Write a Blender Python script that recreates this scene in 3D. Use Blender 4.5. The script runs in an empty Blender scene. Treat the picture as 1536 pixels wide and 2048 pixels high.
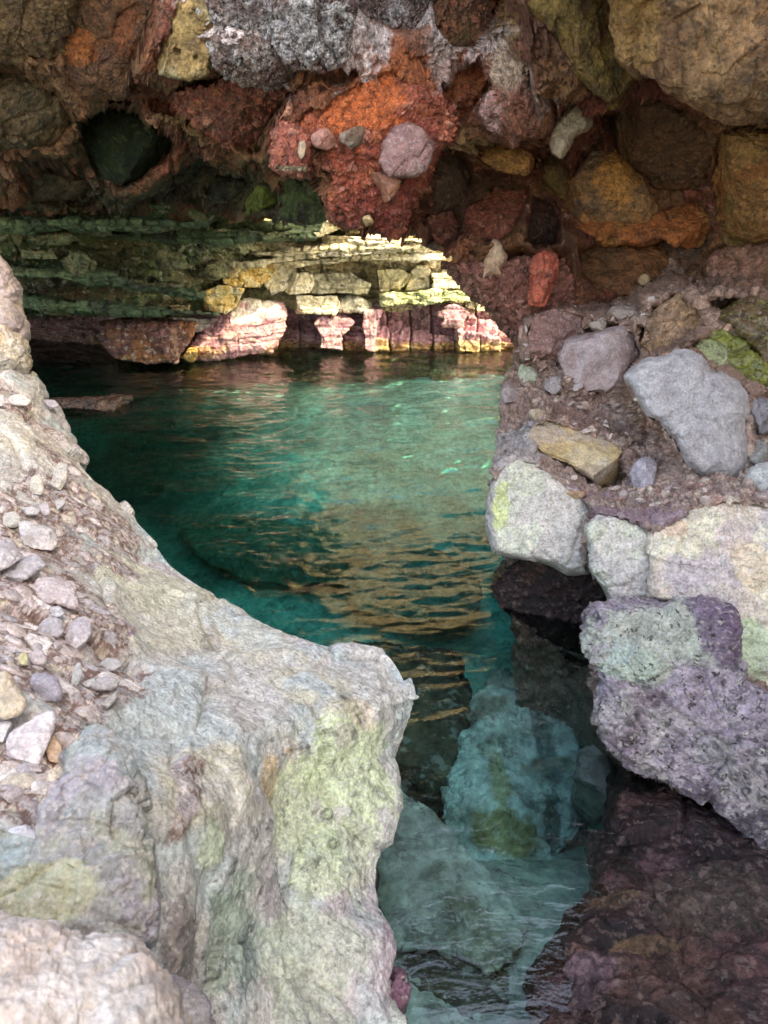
import bpy, math, random
import numpy as np
from mathutils import Vector
rnd = random.Random(7)
C = bpy.context.scene.collection
# ---------------------------------------------------------------- camera model
H = 1.75; PITCH = math.radians(22.9); F = 1479.0
CAM = np.array([0, 0, H]); RT = np.array([1., 0, 0])
FW = np.array([0, math.cos(PITCH), -math.sin(PITCH)]); UP = np.array([0, math.sin(PITCH), math.cos(PITCH)])
def ray(px, py):
    px = np.asarray(px, float)[..., None]; py = np.asarray(py, float)[..., None]
    return FW + RT * ((px - 768) / F) + UP * ((1024 - py) / F)
def D(px, py, d): return CAM + ray(px, py) * np.asarray(d, float)[..., None]
def Z(px, py, z):
    r = ray(px, py); return CAM + r * ((z - H) / r[..., 2])[..., None]
def YY(px, py, y):                       # point at ground distance y
    r = ray(px, py); return CAM + r * (np.asarray(y, float) / r[..., 1])[..., None]
def proj(P):
    q = P - CAM; d = q @ FW; d = np.where(np.abs(d) < 1e-3, 1e-3, d)
    return 768 + F * (q @ RT) / d, 1024 - F * (q @ UP) / d, d
# ---------------------------------------------------------------- numpy noise
_r = np.random.RandomState(11)
PERM = _r.permutation(256).astype(np.int32); PERM = np.concatenate([PERM, PERM, PERM])
G = _r.normal(size=(256, 3)).astype(np.float32); G /= np.linalg.norm(G, axis=1)[:, None]
def perlin(P):
    P = P.astype(np.float32); i = np.floor(P).astype(np.int32); f = P - i; i &= 255
    u = f * f * f * (f * (f * 6 - 15) + 10); res = 0
    for a in (0, 1):
        wa = u[:, 0] if a else 1 - u[:, 0]; h1 = PERM[(i[:, 0] + a) & 255]
        for b in (0, 1):
            wb = wa * (u[:, 1] if b else 1 - u[:, 1]); h2 = PERM[(h1 + i[:, 1] + b) & 255]
            for c in (0, 1):
                w = wb * (u[:, 2] if c else 1 - u[:, 2]); g = G[PERM[(h2 + i[:, 2] + c) & 255]]
                res = res + w * (g[:, 0] * (f[:, 0] - a) + g[:, 1] * (f[:, 1] - b) + g[:, 2] * (f[:, 2] - c))
    return res * 1.6
def fbm(P, s, o=4, off=0, gain=.5, ridge=False):
    P = P * s + off * 17.31 + 100; a = 1; r = 0; t = 0
    for k in range(o):
        n = perlin(P * 2.03 ** k + k * 5.2)
        if ridge: n = 1 - 2 * np.abs(n)
        r = r + a * n; t += a; a *= gain
    return r / t
H1 = _r.rand(4096, 3).astype(np.float32)
def worley(P, s, off=0, vec=False):
    P = (P * s + off * 9.7 + 200).astype(np.float32); i = np.floor(P).astype(np.int32); f = P - i; n = len(P)
    F1 = np.full(n, 9., np.float32); F2 = F1.copy(); ID = np.zeros(n, np.int32); VV = np.zeros((n, 3), np.float32) if vec else None
    for a in (-1, 0, 1):
        ha = (i[:, 0] + a) * 7385
        for b in (-1, 0, 1):
            hb = ha ^ ((i[:, 1] + b) * 19349)
            for c in (-1, 0, 1):
                h = (hb ^ ((i[:, 2] + c) * 83492)) & 4095
                v = H1[h] + np.array([a, b, c], np.float32) - f; d = np.einsum('ij,ij->i', v, v)
                m = d < F1; F2 = np.where(m, F1, np.minimum(F2, d)); ID[m] = h[m]; F1 = np.where(m, d, F1)
                if vec: VV[m] = v[m]
    r = (np.sqrt(F1), np.sqrt(F2), ID.astype(np.int64))
    return r + (VV,) if vec else r
def facet(P, s, off=0, w=.25):
    """chipped rock: each cell is a plane tilted its own way; output about -0.5..0.5 cell sizes"""
    F1, F2, ID, v = worley(warp(P, s * .8, w / s, off), s, off, True); g = H1[(ID * 7 + 3) & 4095] - .5; g /= np.linalg.norm(g, axis=1)[:, None]
    return (v * g).sum(1) * .8 + (H1[ID & 4095, 1] - .5) * .35 - .25 * sst(.10, .0, F2 - F1)
REG = []
def polydist(px, py, O):
    """signed distance in picture units to a closed outline (negative inside) - only used to bed stones into their matrix"""
    A = O; Bq = np.roll(O, -1, 0); best = np.full(px.shape, 1e9); ins = np.zeros(px.shape, bool)
    for (ax, ay), (bx, by) in zip(A, Bq):
        ex, ey = bx - ax, by - ay; t = np.clip(((px - ax) * ex + (py - ay) * ey) / (ex * ex + ey * ey + 1e-9), 0, 1)
        best = np.minimum(best, (px - ax - t * ex) ** 2 + (py - ay - t * ey) ** 2)
        with np.errstate(divide='ignore', invalid='ignore'): ins ^= ((ay > py) != (by > py)) & (px < (bx - ax) * (py - ay) / (by - ay) + ax)
    return np.sqrt(best) * np.where(ins, -1, 1)
def drape(V, reg, reach=.10, rise=.6, tol=.9):
    """the matrix swells up round the stones that are set in it"""
    px, py, d = proj(V); nd_ = d.copy()
    for O, n, P0, front, dep0 in reg:
        rp = reach * F / dep0; m = (px > O[:, 0].min() - 2 * rp) & (px < O[:, 0].max() + 2 * rp) & (py > O[:, 1].min() - 2 * rp) & (py < O[:, 1].max() + 2 * rp) & (np.abs(d - dep0) < tol); ix = np.where(m)[0]
        if not len(ix): continue
        sd = polydist(px[ix], py[ix], O); dp = (n @ (P0 - CAM)) / (ray(px[ix], py[ix]) @ n); mn = np.minimum(rp, .35 * np.sqrt((O[:, 0].max() - O[:, 0].min()) * (O[:, 1].max() - O[:, 1].min())))
        w = np.where(sd > 0, np.exp(-(sd / mn) ** 2), 1.); tgt = dp - rise * front * sst(-.55 * mn, -.05 * mn, sd) + .10 * sst(-.2 * mn, -.6 * mn, sd)
        w = np.where((sd > 0) & (nd_[ix] < tgt), w * .45, w); nd_[ix] = nd_[ix] * (1 - w) + tgt * w
    for O, n, P0, front, dep0 in reg:      # nothing of the matrix may cover a stone's face
        m = (px > O[:, 0].min()) & (px < O[:, 0].max()) & (py > O[:, 1].min()) & (py < O[:, 1].max()) & (np.abs(d - dep0) < tol); ix = np.where(m)[0]
        if not len(ix): continue
        sd = polydist(px[ix], py[ix], O); dp = (n @ (P0 - CAM)) / (ray(px[ix], py[ix]) @ n); k = .18 * np.sqrt((O[:, 0].max() - O[:, 0].min()) * (O[:, 1].max() - O[:, 1].min()))
        w = sst(-.15 * k, -k, sd); nd_[ix] = np.maximum(nd_[ix], nd_[ix] * (1 - w) + (dp + .06) * w)
    return CAM + (V - CAM) * (nd_ / d)[:, None]
def warp(P, s, amt, off=0):
    return P + amt * np.stack([fbm(P, s, 2, off + k + 31) for k in range(3)], 1)
def sst(a, b, x): t = np.clip((x - a) / (b - a), 0, 1); return t * t * (3 - 2 * t)
def lin(c):
    c = np.array(c, float) / 255; return np.where(c <= .04045, c / 12.92, ((c + .055) / 1.055) ** 2.4)
# ---------------------------------------------------------------- mesh building
def normals(V, Q):
    n = np.zeros_like(V); a = V[Q[:, 0]]
    fn = np.cross(V[Q[:, 2]] - a, V[Q[:, 3]] - V[Q[:, 1]])
    for k in range(4):
        for c in range(3): n[:, c] += np.bincount(Q[:, k], fn[:, c], len(V))
    l = np.linalg.norm(n, axis=1); return n / np.maximum(l, 1e-12)[:, None]
def build(name, V, Q, col, mat, parent=None, smooth=True):
    """V verts, Q quads (a triangle repeats its last corner); col per vertex albedo"""
    cen = (V.min(0) + V.max(0)) / 2; cen[2] = V[:, 2].min()
    me = bpy.data.meshes.new(name); tri = Q[:, 2] == Q[:, 3]
    ls = np.where(tri, 3, 4); st = np.concatenate([[0], np.cumsum(ls)[:-1]])
    keep = np.ones(Q.shape, bool); keep[tri, 3] = False; loops = Q[keep]
    me.vertices.add(len(V)); me.vertices.foreach_set('co', (V - cen).astype(np.float32).ravel())
    me.loops.add(len(loops)); me.loops.foreach_set('vertex_index', loops.astype(np.int32))
    me.polygons.add(len(Q)); me.polygons.foreach_set('loop_start', st.astype(np.int32))
    me.update(calc_edges=True); me.validate()
    if smooth: me.polygons.foreach_set('use_smooth', np.ones(len(me.polygons), bool))
    if col is not None:
        at = me.color_attributes.new('Col', 'FLOAT_COLOR', 'POINT')
        at.data.foreach_set('color', np.concatenate([col, np.ones((len(V), 1))], 1).astype(np.float32).ravel())
    me.materials.append(mat)
    o = bpy.data.objects.new(name, me); C.objects.link(o)
    if parent is not None:
        o.parent = parent; o.location = Vector(cen) - parent.location
    else: o.location = cen
    return o
def tag(o, label=None, cat=None, group=None, kind=None):
    if label: o['label'] = label
    if cat: o['category'] = cat
    if group: o['group'] = group
    if kind: o['kind'] = kind
    return o
def catmull(K, t, closed=False):
    """K (n, ...) knots, t in knot units"""
    n = len(K); i = np.floor(t).astype(int); f = (t - i).reshape((-1,) + (1,) * (K.ndim - 1))
    if closed: g = lambda k: K[(i + k) % n]
    else:
        i = np.minimum(i, n - 2); f = (t - i).reshape((-1,) + (1,) * (K.ndim - 1)); g = lambda k: K[np.clip(i + k, 0, n - 1)]
    a, b, c, d = g(-1), g(0), g(1), g(2)
    return .5 * (2 * b + (c - a) * f + (2 * a - 5 * b + 4 * c - d) * f ** 2 + (3 * b - a - 3 * c + d) * f ** 3)
def gridQ(nv, nu, wrap=False):
    j, i = np.meshgrid(np.arange(nv - 1), np.arange(nu if wrap else nu - 1), indexing='ij'); j = j.ravel(); i = i.ravel(); i2 = (i + 1) % nu
    return np.stack([j * nu + i, j * nu + i2, (j + 1) * nu + i2, (j + 1) * nu + i], 1)
def loft(K, nu, nv, ucl=None, vcl=False):
    """K (rows, cols, 3) world knots -> dense verts"""
    K = np.array(K, float)
    A = catmull(K, np.linspace(0, len(K) - (0 if vcl else 1), nv, endpoint=not vcl), vcl)
    B = catmull(A.transpose(1, 0, 2), np.linspace(0, K.shape[1] - 1, nu)).transpose(1, 0, 2)
    return B.reshape(-1, 3)
def palette(P, cols, s, off=0, con=1.0):
    """mix of albedos by noise"""
    c = np.tile(np.array(cols[0], float), (len(P), 1))
    for k, q in enumerate(cols[1:]):
        m = sst(.02, .30 / con, fbm(P, s * (1 + .35 * k), 4, off + 3 * k + 1))[:, None]
        c = c * (1 - m) + np.array(q) * m
    return c * (1 + .30 * fbm(P, s * 5, 4, off + 9, .6))[:, None]
def patches(P, col, pts, surf=None, off=0):
    """pts (px,py,rx,ry,color,strength): a patch of another colour (mineral, growth, darker hollow), placed on the surface nearest that sight line"""
    S = P if surf is None else surf; px, py, d = proj(S); ok = d > .3
    sub = np.where(ok)[0]
    wn = fbm(P, 8, 6, off + 50, .68); 
    for (x, y, rx, ry, c, st) in pts:
        def look(a, b):
            q = (px[sub] - a) ** 2 + (py[sub] - b) ** 2 + (d[sub] * 2) ** 2
            return S[sub[np.argmin(q)]]
        c0 = look(x, y); R = max(np.linalg.norm(look(x + rx, y) - c0), 1e-3); dd = np.linalg.norm(c0 - CAM)
        R = min(max(R, rx * dd / F), 2.2 * rx * dd / F)
        v = look(x, y - ry) - c0; Rv = min(max(np.linalg.norm(v), ry * dd / F), 2.5 * ry * dd / F)
        q = P - c0; a = q @ RT; b = np.linalg.norm(q - a[:, None] * RT, axis=1)
        k = np.sqrt((a / R) ** 2 + (b / Rv) ** 2) + .85 * wn
        m = (st * (1 - sst(.68, .92, k)))[:, None]; col = col * (1 - m) + np.array(c) * m
    return col
def breccia(P, s, mask, off=0, amp=.01, cols=None, matrix=(.1, .07, .06), fill=.12):
    """stones of many colours set in a matrix -> displacement, colour, stone mask"""
    W = warp(warp(P * np.array([1, 1, 1.3]), s * .5, .5 / s, off), s * 3, .12 / s, off + 3)
    F1, F2, ID = worley(W, s, off); e = F2 - F1
    g = H1[ID & 4095]; th = fill + .30 * g[:, 0] ** 2 + .1 * fbm(P, s * 3, 2, off)
    st = sst(th, th + .09, e) * mask
    cols = np.array(cols); c = cols[(g[:, 1] * len(cols) * .999).astype(int)] * (.7 + .6 * g[:, 2])[:, None]
    c = c * (1 + .25 * fbm(P, s * 3, 3, off + 2))[:, None]
    return amp * st * (.45 + .35 * g[:, 0]) - amp * .3 * mask, c, st
def layered(P, s, off=0, dip=(0, 0, 1), wob=.06, sharp=3.):
    """bed-like steps across the dip direction"""
    h = P @ np.array(dip) + wob * fbm(P, 1.4, 3, off); t = h * s
    lat = P * np.array([.9, .9, 0]); i = np.floor(t); f = t - i
    def lv(k):
        q = lat * 1.3 + k[:, None] * np.array([7.7, 3.1, 1.7]); return perlin(q + 50 + off) * .8 + (H1[(k.astype(np.int64) * 131 + off * 7) & 4095, 0] - .5)
    w = sst(.5 - .5 / sharp, .5 + .5 / sharp, f)
    return lv(i) * (1 - w) + lv(i + 1) * w
def boulder(name, out, at, n, front, back, cols, mat, p=3.2, amp=.06, s=None, sharp=.4, cuts=3, wob=.05, fac=1.0, off=None, label=None, cat='boulder', group=None,
            parent=None, pts=(), fx=None, px_step=2.6, jit=1.0, disp=None, pits=None, kind=None, post=None, cs=None):
    """a closed solid rock: its outline lies on the plane through `at` with normal n; it swells by `front` towards the viewer's side
    and by `back` behind.  at = (px, py, 'z' or 'd' or 'y', value)"""
    out = np.array(out, float); off = rnd.randint(0, 400) if off is None else off
    P0 = {'z': Z, 'd': D, 'y': YY}[at[2]](at[0], at[1], at[3]); n = np.array(n, float); n /= np.linalg.norm(n)
    if parent is None and name != 'pebble': REG.append((out, n, P0, front, float((P0 - CAM) @ FW)))
    per = np.linalg.norm(np.roll(out, -1, 0) - out, axis=1).sum(); N = int(np.clip(per / px_step, 48, 900))
    seg = np.linalg.norm(np.roll(out, -1, 0) - out, axis=1); cum = np.concatenate([[0], np.cumsum(seg)])
    tt = np.interp(np.linspace(0, cum[-1], N, endpoint=False), cum, np.arange(len(out) + 1))
    cm = catmull(out, tt, True); i = np.floor(tt).astype(int); f = (tt - i)[:, None]
    ln = out[i % len(out)] * (1 - f) + out[(i + 1) % len(out)] * f
    o2 = cm * (1 - sharp) + ln * sharp; c2 = np.array([(out[:, 0].min() + out[:, 0].max()) / 2 * .5 + out[:, 0].mean() * .5, (out[:, 1].min() + out[:, 1].max()) / 2 * .5 + out[:, 1].mean() * .5])
    qn = np.stack([o2[:, 0], o2[:, 1], np.full(N, off * 13.7)], 1); rv = o2 - c2; rm = np.linalg.norm(rv, axis=1).mean()
    o2 = o2 + rv / np.linalg.norm(rv, axis=1)[:, None] * (wob * rm * (fbm(qn, 2.2 / rm, 5, off, .6)) * 2)[:, None]
    rad = np.linalg.norm(o2 - c2, axis=1).mean(); M = int(np.clip(rad / px_step * 1.1, 14, 260))
    ph = np.linspace(0, math.pi, 2 * M + 1)[1:-1]; r = np.sin(ph); fr = ph < math.pi / 2 + 1e-9
    r = r ** .8
    px = c2[0] + (o2[:, 0] - c2[0])[None] * r[:, None]; py = c2[1] + (o2[:, 1] - c2[1])[None] * r[:, None]
    rr = ray(px, py); dep = (n @ (P0 - CAM)) / (rr @ n)
    prof = np.clip(1 - r ** p, 0, 1) ** (1 / p)
    base = CAM + rr * dep[..., None]; vd = rr / np.linalg.norm(rr, axis=-1)[..., None]
    sh = np.where(fr, -front, back)[:, None] * prof[:, None]
    V = base + vd * sh[..., None]; V = V.reshape(-1, 3)
    def pole(sg):
        q = ray(c2[0], c2[1]); return CAM + q * ((n @ (P0 - CAM)) / (q @ n)) + q / np.linalg.norm(q) * sg
    nr = len(ph); V = np.concatenate([V, [pole(-front)], [pole(back)]]); Q = gridQ(nr, N, True)
    a = np.arange(N); b = (a + 1) % N; pf = nr * N; l = (nr - 1) * N
    Q = np.concatenate([Q, np.stack([np.full(N, pf), b, a, a], 1), np.stack([np.full(N, pf + 1), l + a, l + b, l + b], 1)])
    cen = V.mean(0); size = np.abs(V - cen).max()
    if cuts:
        rg = np.random.RandomState(off)
        for k in range(cuts):
            d = rg.normal(size=3) + np.array([0, -.9, .5]) * (.7 if k % 2 else 0); d /= np.linalg.norm(d)
            q = (V - cen) @ d; h = q.max() * rg.uniform(.62, .86); ex = np.clip(q - h, 0, None) * .93; V = V - d * ex[:, None]
    Nn = normals(V, Q); cc = (V - cen)
    if (Nn * cc).sum() < 0: Q = Q[:, [0, 3, 2, 1]]; t = Q[:, 1] == Q[:, 2]; Q[t] = Q[t][:, [0, 1, 3, 3]]; Nn = -Nn
    s = s or 1.1 / size; a = amp * size
    dsp = a * (fbm(V, s * 1.2, 6, off, .55) * 1.3 + .5 * fbm(warp(V, s * 2, .12 / s, off), s * 2.6, 5, off + 5, .6, ridge=True) - .2) + a * .22 * fbm(V, s * 11, 3, off + 8)
    if fac and len(V) > 2500: dsp = dsp + a * fac * (1.1 * facet(V, s * 1.7, off) + .35 * facet(V, s * 5, off + 1))
    V0 = V.copy()
    if disp: dsp = dsp + disp(V0, off)
    col = palette(V0, cols, cs or 1.6 / size, off)
    if pits:
        ps, pd, pf_ = pits; F1, F2, ID = worley(warp(V0, ps, .3 / ps), ps, off); m = (H1[ID, 0] < pf_) * (1 - sst(.12, .36, F1)); dsp = dsp - pd * m; col = col * (1 - .55 * m)[:, None]
    if fx: dsp, col = fx(V0, dsp, col, off)
    V = V + Nn * dsp[:, None] * jit
    if pts: col = patches(V0, col, pts, off=off)
    if post: col = post(V0, col)
    ob = build(name, V, Q, np.clip(col, .004, .95), mat, parent)
    if parent is None: tag(ob, label, cat, group, kind)
    elif label: ob['label'] = label
    return ob
def flipped(V, Q, toward):
    N = normals(V, Q); c = toward - V
    return Q if (N * c).sum() > 0 else Q[:, ::-1]
def blocky(P, s, su, off=0, dip=(0, 0, 1), wob=.04):
    """jointed beds: every bed breaks into blocks that stand out by different amounts"""
    h = P @ np.array(dip) + wob * fbm(P, 1.3, 4, off) + .012 * fbm(P, 14, 3, off); t = h * s; i = np.floor(t).astype(np.int64); f = t - i
    r = H1[(i * 71 + off * 13) & 4095]; u = (P[:, 0] + .05 * fbm(P, 6, 3, off + 2) + .2 * f * (r[:, 2] - .5) / s) * su * (.5 + r[:, 0]) + r[:, 1] * 9; j = np.floor(u).astype(np.int64); fu = u - j
    g = H1[((i * 71 + j * 193 + off * 7) & 4095)]; eg = np.minimum(np.minimum(f, 1 - f) / s, np.minimum(fu, 1 - fu) / (su * (.5 + r[:, 0])))
    return g[:, 0] - .5 + (r[:, 0] - .5) * .8 + (g[:, 1] - .5) * (f - .5) * .8 - .7 * sst(.014, .0, eg), g
# ---------------------------------------------------------------- materials
def nd(nt, t, **k):
    n = nt.nodes.new(t)
    for a, b in k.items():
        if a in n.bl_rna.properties: setattr(n, a, b)
    return n
def rockmat(name, rough=.75, sc=30, val=.35, spk=.0, spkcol=(.75, .72, .7), dark=.0, bump=.4, bscale=60, lump=0, lscale=45, bd=.01, spec=.4, rvar=.2, coat=0, gain=1.):
    m = bpy.data.materials.new(name); m.use_nodes = True; nt = m.node_tree; nt.nodes.clear(); L = nt.links.new
    out = nd(nt, 'ShaderNodeOutputMaterial'); b = nd(nt, 'ShaderNodeBsdfPrincipled'); L(b.outputs[0], out.inputs[0])
    tc = nd(nt, 'ShaderNodeTexCoord'); vc = nd(nt, 'ShaderNodeVertexColor', layer_name='Col')
    def noise(s, det=6, ro=.6, di=0):
        n = nd(nt, 'ShaderNodeTexNoise'); n.inputs['Scale'].default_value = s; n.inputs['Detail'].default_value = det; n.inputs['Roughness'].default_value = ro; n.inputs['Distortion'].default_value = di
        L(tc.outputs['Object'], n.inputs['Vector']); return n
    def ramp(src, a, bb, lo, hi):
        r = nd(nt, 'ShaderNodeMapRange'); r.inputs[1].default_value = a; r.inputs[2].default_value = bb; r.inputs[3].default_value = lo; r.inputs[4].default_value = hi; L(src, r.inputs[0]); return r.outputs[0]
    def mix(bt, f, A, B):
        x = nd(nt, 'ShaderNodeMix', data_type='RGBA', blend_type=bt)
        for s_, v in ((0, f), (6, A), (7, B)):
            if isinstance(v, (int, float)): x.inputs[s_].default_value = v
            elif isinstance(v, tuple): x.inputs[s_].default_value = v + (1,)
            else: L(v, x.inputs[s_])
        return x.outputs[2]
    n1 = noise(sc); n2 = noise(sc * 4, 5, .7)
    c = mix('MULTIPLY', 1.0, vc.outputs[0], ramp(n1.outputs[0], .38, .62, gain * (1 - val), gain * (1 + val)))
    c = mix('MULTIPLY', 1.0, c, ramp(n2.outputs[0], .38, .62, 1 - val * .9, 1 + val * .9))
    if spk:
        s1 = noise(sc * 2.6, 3, .6); c = mix('MIX', ramp(s1.outputs[0], .565, .62, 0, spk), c, spkcol)
    if dark:
        s2 = noise(sc * 1.7, 4, .7, .5); c = mix('MIX', ramp(s2.outputs[0], .575, .62, 0, dark), c, (.02, .015, .015))
    L(c, b.inputs['Base Color'])
    L(ramp(n1.outputs[0], .3, .7, max(rough - rvar, .08), min(rough + rvar, 1)), b.inputs['Roughness'])
    b.inputs['Specular IOR Level'].default_value = spec
    if coat: b.inputs['Coat Weight'].default_value = coat; b.inputs['Coat Roughness'].default_value = .12
    h = noise(bscale, 8, .65).outputs[0]
    if lump:
        v = nd(nt, 'ShaderNodeTexVoronoi', feature='SMOOTH_F1'); v.inputs['Scale'].default_value = lscale; v.inputs['Smoothness'].default_value = .6
        wn = noise(lscale * .6, 2); ad = nd(nt, 'ShaderNodeMixRGB', blend_type='ADD'); ad.inputs[0].default_value = .03; L(tc.outputs['Object'], ad.inputs[1]); L(wn.outputs[1], ad.inputs[2]); L(ad.outputs[0], v.inputs['Vector'])
        mm = nd(nt, 'ShaderNodeMath', operation='MULTIPLY_ADD'); mm.inputs[1].default_value = -lump; L(v.outputs[0], mm.inputs[0]); L(h, mm.inputs[2]); h = mm.outputs[0]
    bp = nd(nt, 'ShaderNodeBump'); bp.inputs['Strength'].default_value = bump; bp.inputs['Distance'].default_value = bd; L(h, bp.inputs['Height']); L(bp.outputs[0], b.inputs['Normal'])
    return m
sc_ = bpy.context.scene
def blobmask(P, bl, off=0): return patches(P, np.zeros((len(P), 3)), [(a, b, c, d, (1, 1, 1), 1) for a, b, c, d in bl], off=off)[:, 0]
# ---------------------------------------------------------------- materials
M_pale = rockmat('pale_rock', rough=.6, sc=30, val=.22, spk=.6, spkcol=(.70, .69, .66), dark=.35, bump=.75, bscale=48, lump=.5, lscale=60, bd=.012, spec=.4, gain=1.42)
M_near = rockmat('near_rock', rough=.7, sc=34, val=.16, spk=.5, spkcol=(.8, .72, .66), bump=.8, bscale=50, lump=.6, lscale=60, bd=.014, spec=.3, gain=1.05)
M_stone = rockmat('stone', rough=.6, sc=26, val=.16, spk=.3, spkcol=(.6, .57, .54), dark=.25, bump=.9, bscale=34, lump=.2, lscale=60, bd=.014, spec=.4, gain=1.25)
M_mix = rockmat('breccia', gain=1.25, rough=.6, sc=36, val=.25, spk=.35, spkcol=(.6, .5, .44), dark=.45, bump=1, bscale=60, lump=.3, lscale=60, bd=.016, spec=.45)
M_red = rockmat('red_breccia', rough=.5, sc=26, val=.36, spk=.30, spkcol=(.50, .24, .15), dark=.75, bump=1, bscale=36, lump=.3, lscale=45, bd=.03, spec=.5, gain=1.5)
M_brown = rockmat('brown_rock', rough=.55, sc=18, val=.30, spk=.25, spkcol=(.45, .30, .16), dark=.6, bump=1, bscale=24, lump=.25, lscale=26, bd=.035, spec=.45, gain=1.45)
M_crust = rockmat('salt_crust', rough=.6, sc=26, val=.5, spk=.5, spkcol=(.8, .74, .72), dark=.95, bump=1, bscale=36, lump=.5, lscale=50, bd=.04, spec=.4, gain=.9)
M_purple = rockmat('purple_rock', rough=.5, sc=24, val=.25, spk=.55, spkcol=(.62, .58, .5), dark=.85, bump=1, bscale=46, lump=.25, lscale=60, bd=.018, spec=.5)
M_wet = rockmat('wet_rock', gain=.8, rough=.22, sc=13, val=.4, spk=.35, spkcol=(.3, .2, .17), dark=.7, bump=1, bscale=26, lump=.3, lscale=30, bd=.03, spec=.6, rvar=.12)
M_moss = rockmat('mossy_rock', rough=.35, sc=20, val=.35, spk=.35, spkcol=(.5, .5, .1), dark=.5, bump=1, bscale=30, bd=.025, spec=.6, coat=.5, gain=.8)
M_cliff = rockmat('cliff_rock', rough=.75, sc=6, val=.22, spk=.3, spkcol=(.8, .75, .6), dark=.65, bump=1, bscale=11, bd=.07, spec=.3)
M_green = rockmat('green_strata', rough=.6, sc=8, val=.35, spk=.25, spkcol=(.25, .27, .13), dark=.7, bump=1, bscale=12, bd=.08, spec=.4, gain=1.15)
M_bed = rockmat('seabed', rough=.9, sc=5, val=.25, spk=.3, spkcol=(.75, .75, .7), dark=.45, bump=.8, bscale=7, bd=.05, spec=.1)
M_peb = rockmat('pebble_stone', rough=.65, sc=1.3, val=.2, spk=.25, spkcol=(.62, .58, .55), bump=.7, bscale=2.5, bd=.0012, spec=.35, gain=1.3)
# ---------------------------------------------------------------- albedos
GREY = (.41, .395, .365); LILAC = (.40, .35, .355); BLUEG = (.37, .405, .395); GREEN = (.44, .50, .31); OLIVE = (.42, .395, .31); WARM = (.50, .44, .36)
PINK = (.52, .40, .37); MUD = (.17, .105, .085); WHITE = (.72, .68, .66); TAN = (.42, .30, .16)
STONES = [(.40, .34, .33), (.48, .40, .37), (.36, .33, .34), (.46, .40, .32), (.52, .47, .44)]
RED = (.30, .055, .022); REDD = (.16, .034, .018); ORANGE = (.40, .11, .025); BROWN = (.15, .062, .024); DKB = (.06, .032, .02); OCHRE = (.30, .17, .05)
RSTONES = [(.36, .11, .065), (.26, .06, .035), (.40, .18, .12), (.30, .10, .045), (.2, .06, .04)]
# ---------------------------------------------------------------- left ledge
def zrow(*p): return [Z(a, b, c) for a, b, c in p]
LR = [
 zrow((-420,740,1.02),(-200,735,1.02),(-80,735,1.0),(0,732,.99),(40,735,.97),(62,742,.94)),
 zrow((-420,800,1.0),(-200,790,1.0),(-80,780,.99),(0,772,.97),(50,770,.94),(86,785,.88)),
 zrow((-420,880,.97),(-200,870,.97),(-80,860,.95),(0,850,.92),(70,838,.88),(120,825,.78)),
 zrow((-420,960,.96),(-200,950,.96),(-80,930,.94),(10,910,.9),(90,890,.84),(152,890,.72)),
 zrow((-420,1060,.96),(-200,1050,.96),(-80,1030,.94),(20,1000,.88),(120,970,.8),(200,965,.66)),
 zrow((-420,1160,.96),(-200,1150,.96),(-60,1110,.93),(60,1070,.84),(200,1030,.72),(322,1080,.56)),
 zrow((-420,1260,.97),(-200,1240,.96),(-40,1200,.92),(100,1150,.82),(240,1110,.68),(355,1130,.55)),
 zrow((-420,1360,.98),(-200,1330,.97),(-20,1290,.91),(150,1230,.79),(320,1180,.63),(485,1215,.50)),
 zrow((-420,1470,1.0),(-200,1440,.97),(0,1390,.9),(200,1310,.77),(420,1300,.53),(622,1278,.47)),
 zrow((-420,1590,1.02),(-200,1560,.98),(30,1490,.89),(250,1390,.76),(480,1320,.56),(760,1302,.44)),
 zrow((-420,1720,1.04),(-200,1690,.99),(60,1600,.88),(300,1470,.74),(540,1400,.6),(816,1388,.38)),
 zrow((-420,1850,1.06),(-200,1820,1.0),(90,1710,.86),(350,1570,.70),(560,1500,.56),(806,1440,.31)),
 zrow((-420,1980,1.08),(-200,1950,1.0),(120,1820,.84),(390,1680,.64),(600,1600,.42),(778,1510,.26)),
 zrow((-420,2110,1.1),(-200,2080,1.0),(160,1940,.8),(410,1790,.56),(600,1710,.36),(783,1640,.21)),
 zrow((-420,2250,1.1),(-200,2220,1.0),(200,2060,.74),(430,1900,.46),(610,1830,.29),(760,1790,.15)),
 zrow((-420,2400,1.1),(-200,2380,1.0),(230,2200,.66),(440,2020,.40),(620,1940,.25),(785,1880,.14)),
 zrow((-420,2600,1.1),(-200,2560,.98),(260,2360,.6),(460,2200,.36),(630,2100,.22),(775,2048,.10)),
 zrow((-420,2900,1.1),(-200,2800,.98),(280,2600,.6),(480,2500,.36),(640,2400,.2),(770,2350,.08))]
LK = []
for r in LR:
    dx_ = np.array([-.022, 0, 0]); r = r[:-2] + [r[-2] + dx_ * .6, r[-1] + dx_]; e = r[-1]
    LK.append([r[0] + [-1.5, .1, .3]] + r + [e + [.0, .0, -.05], e + [-.05, -.05, -.22], e + [-.10, -.1, -.7], e + [-.12, -.1, -2.6]])
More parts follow.
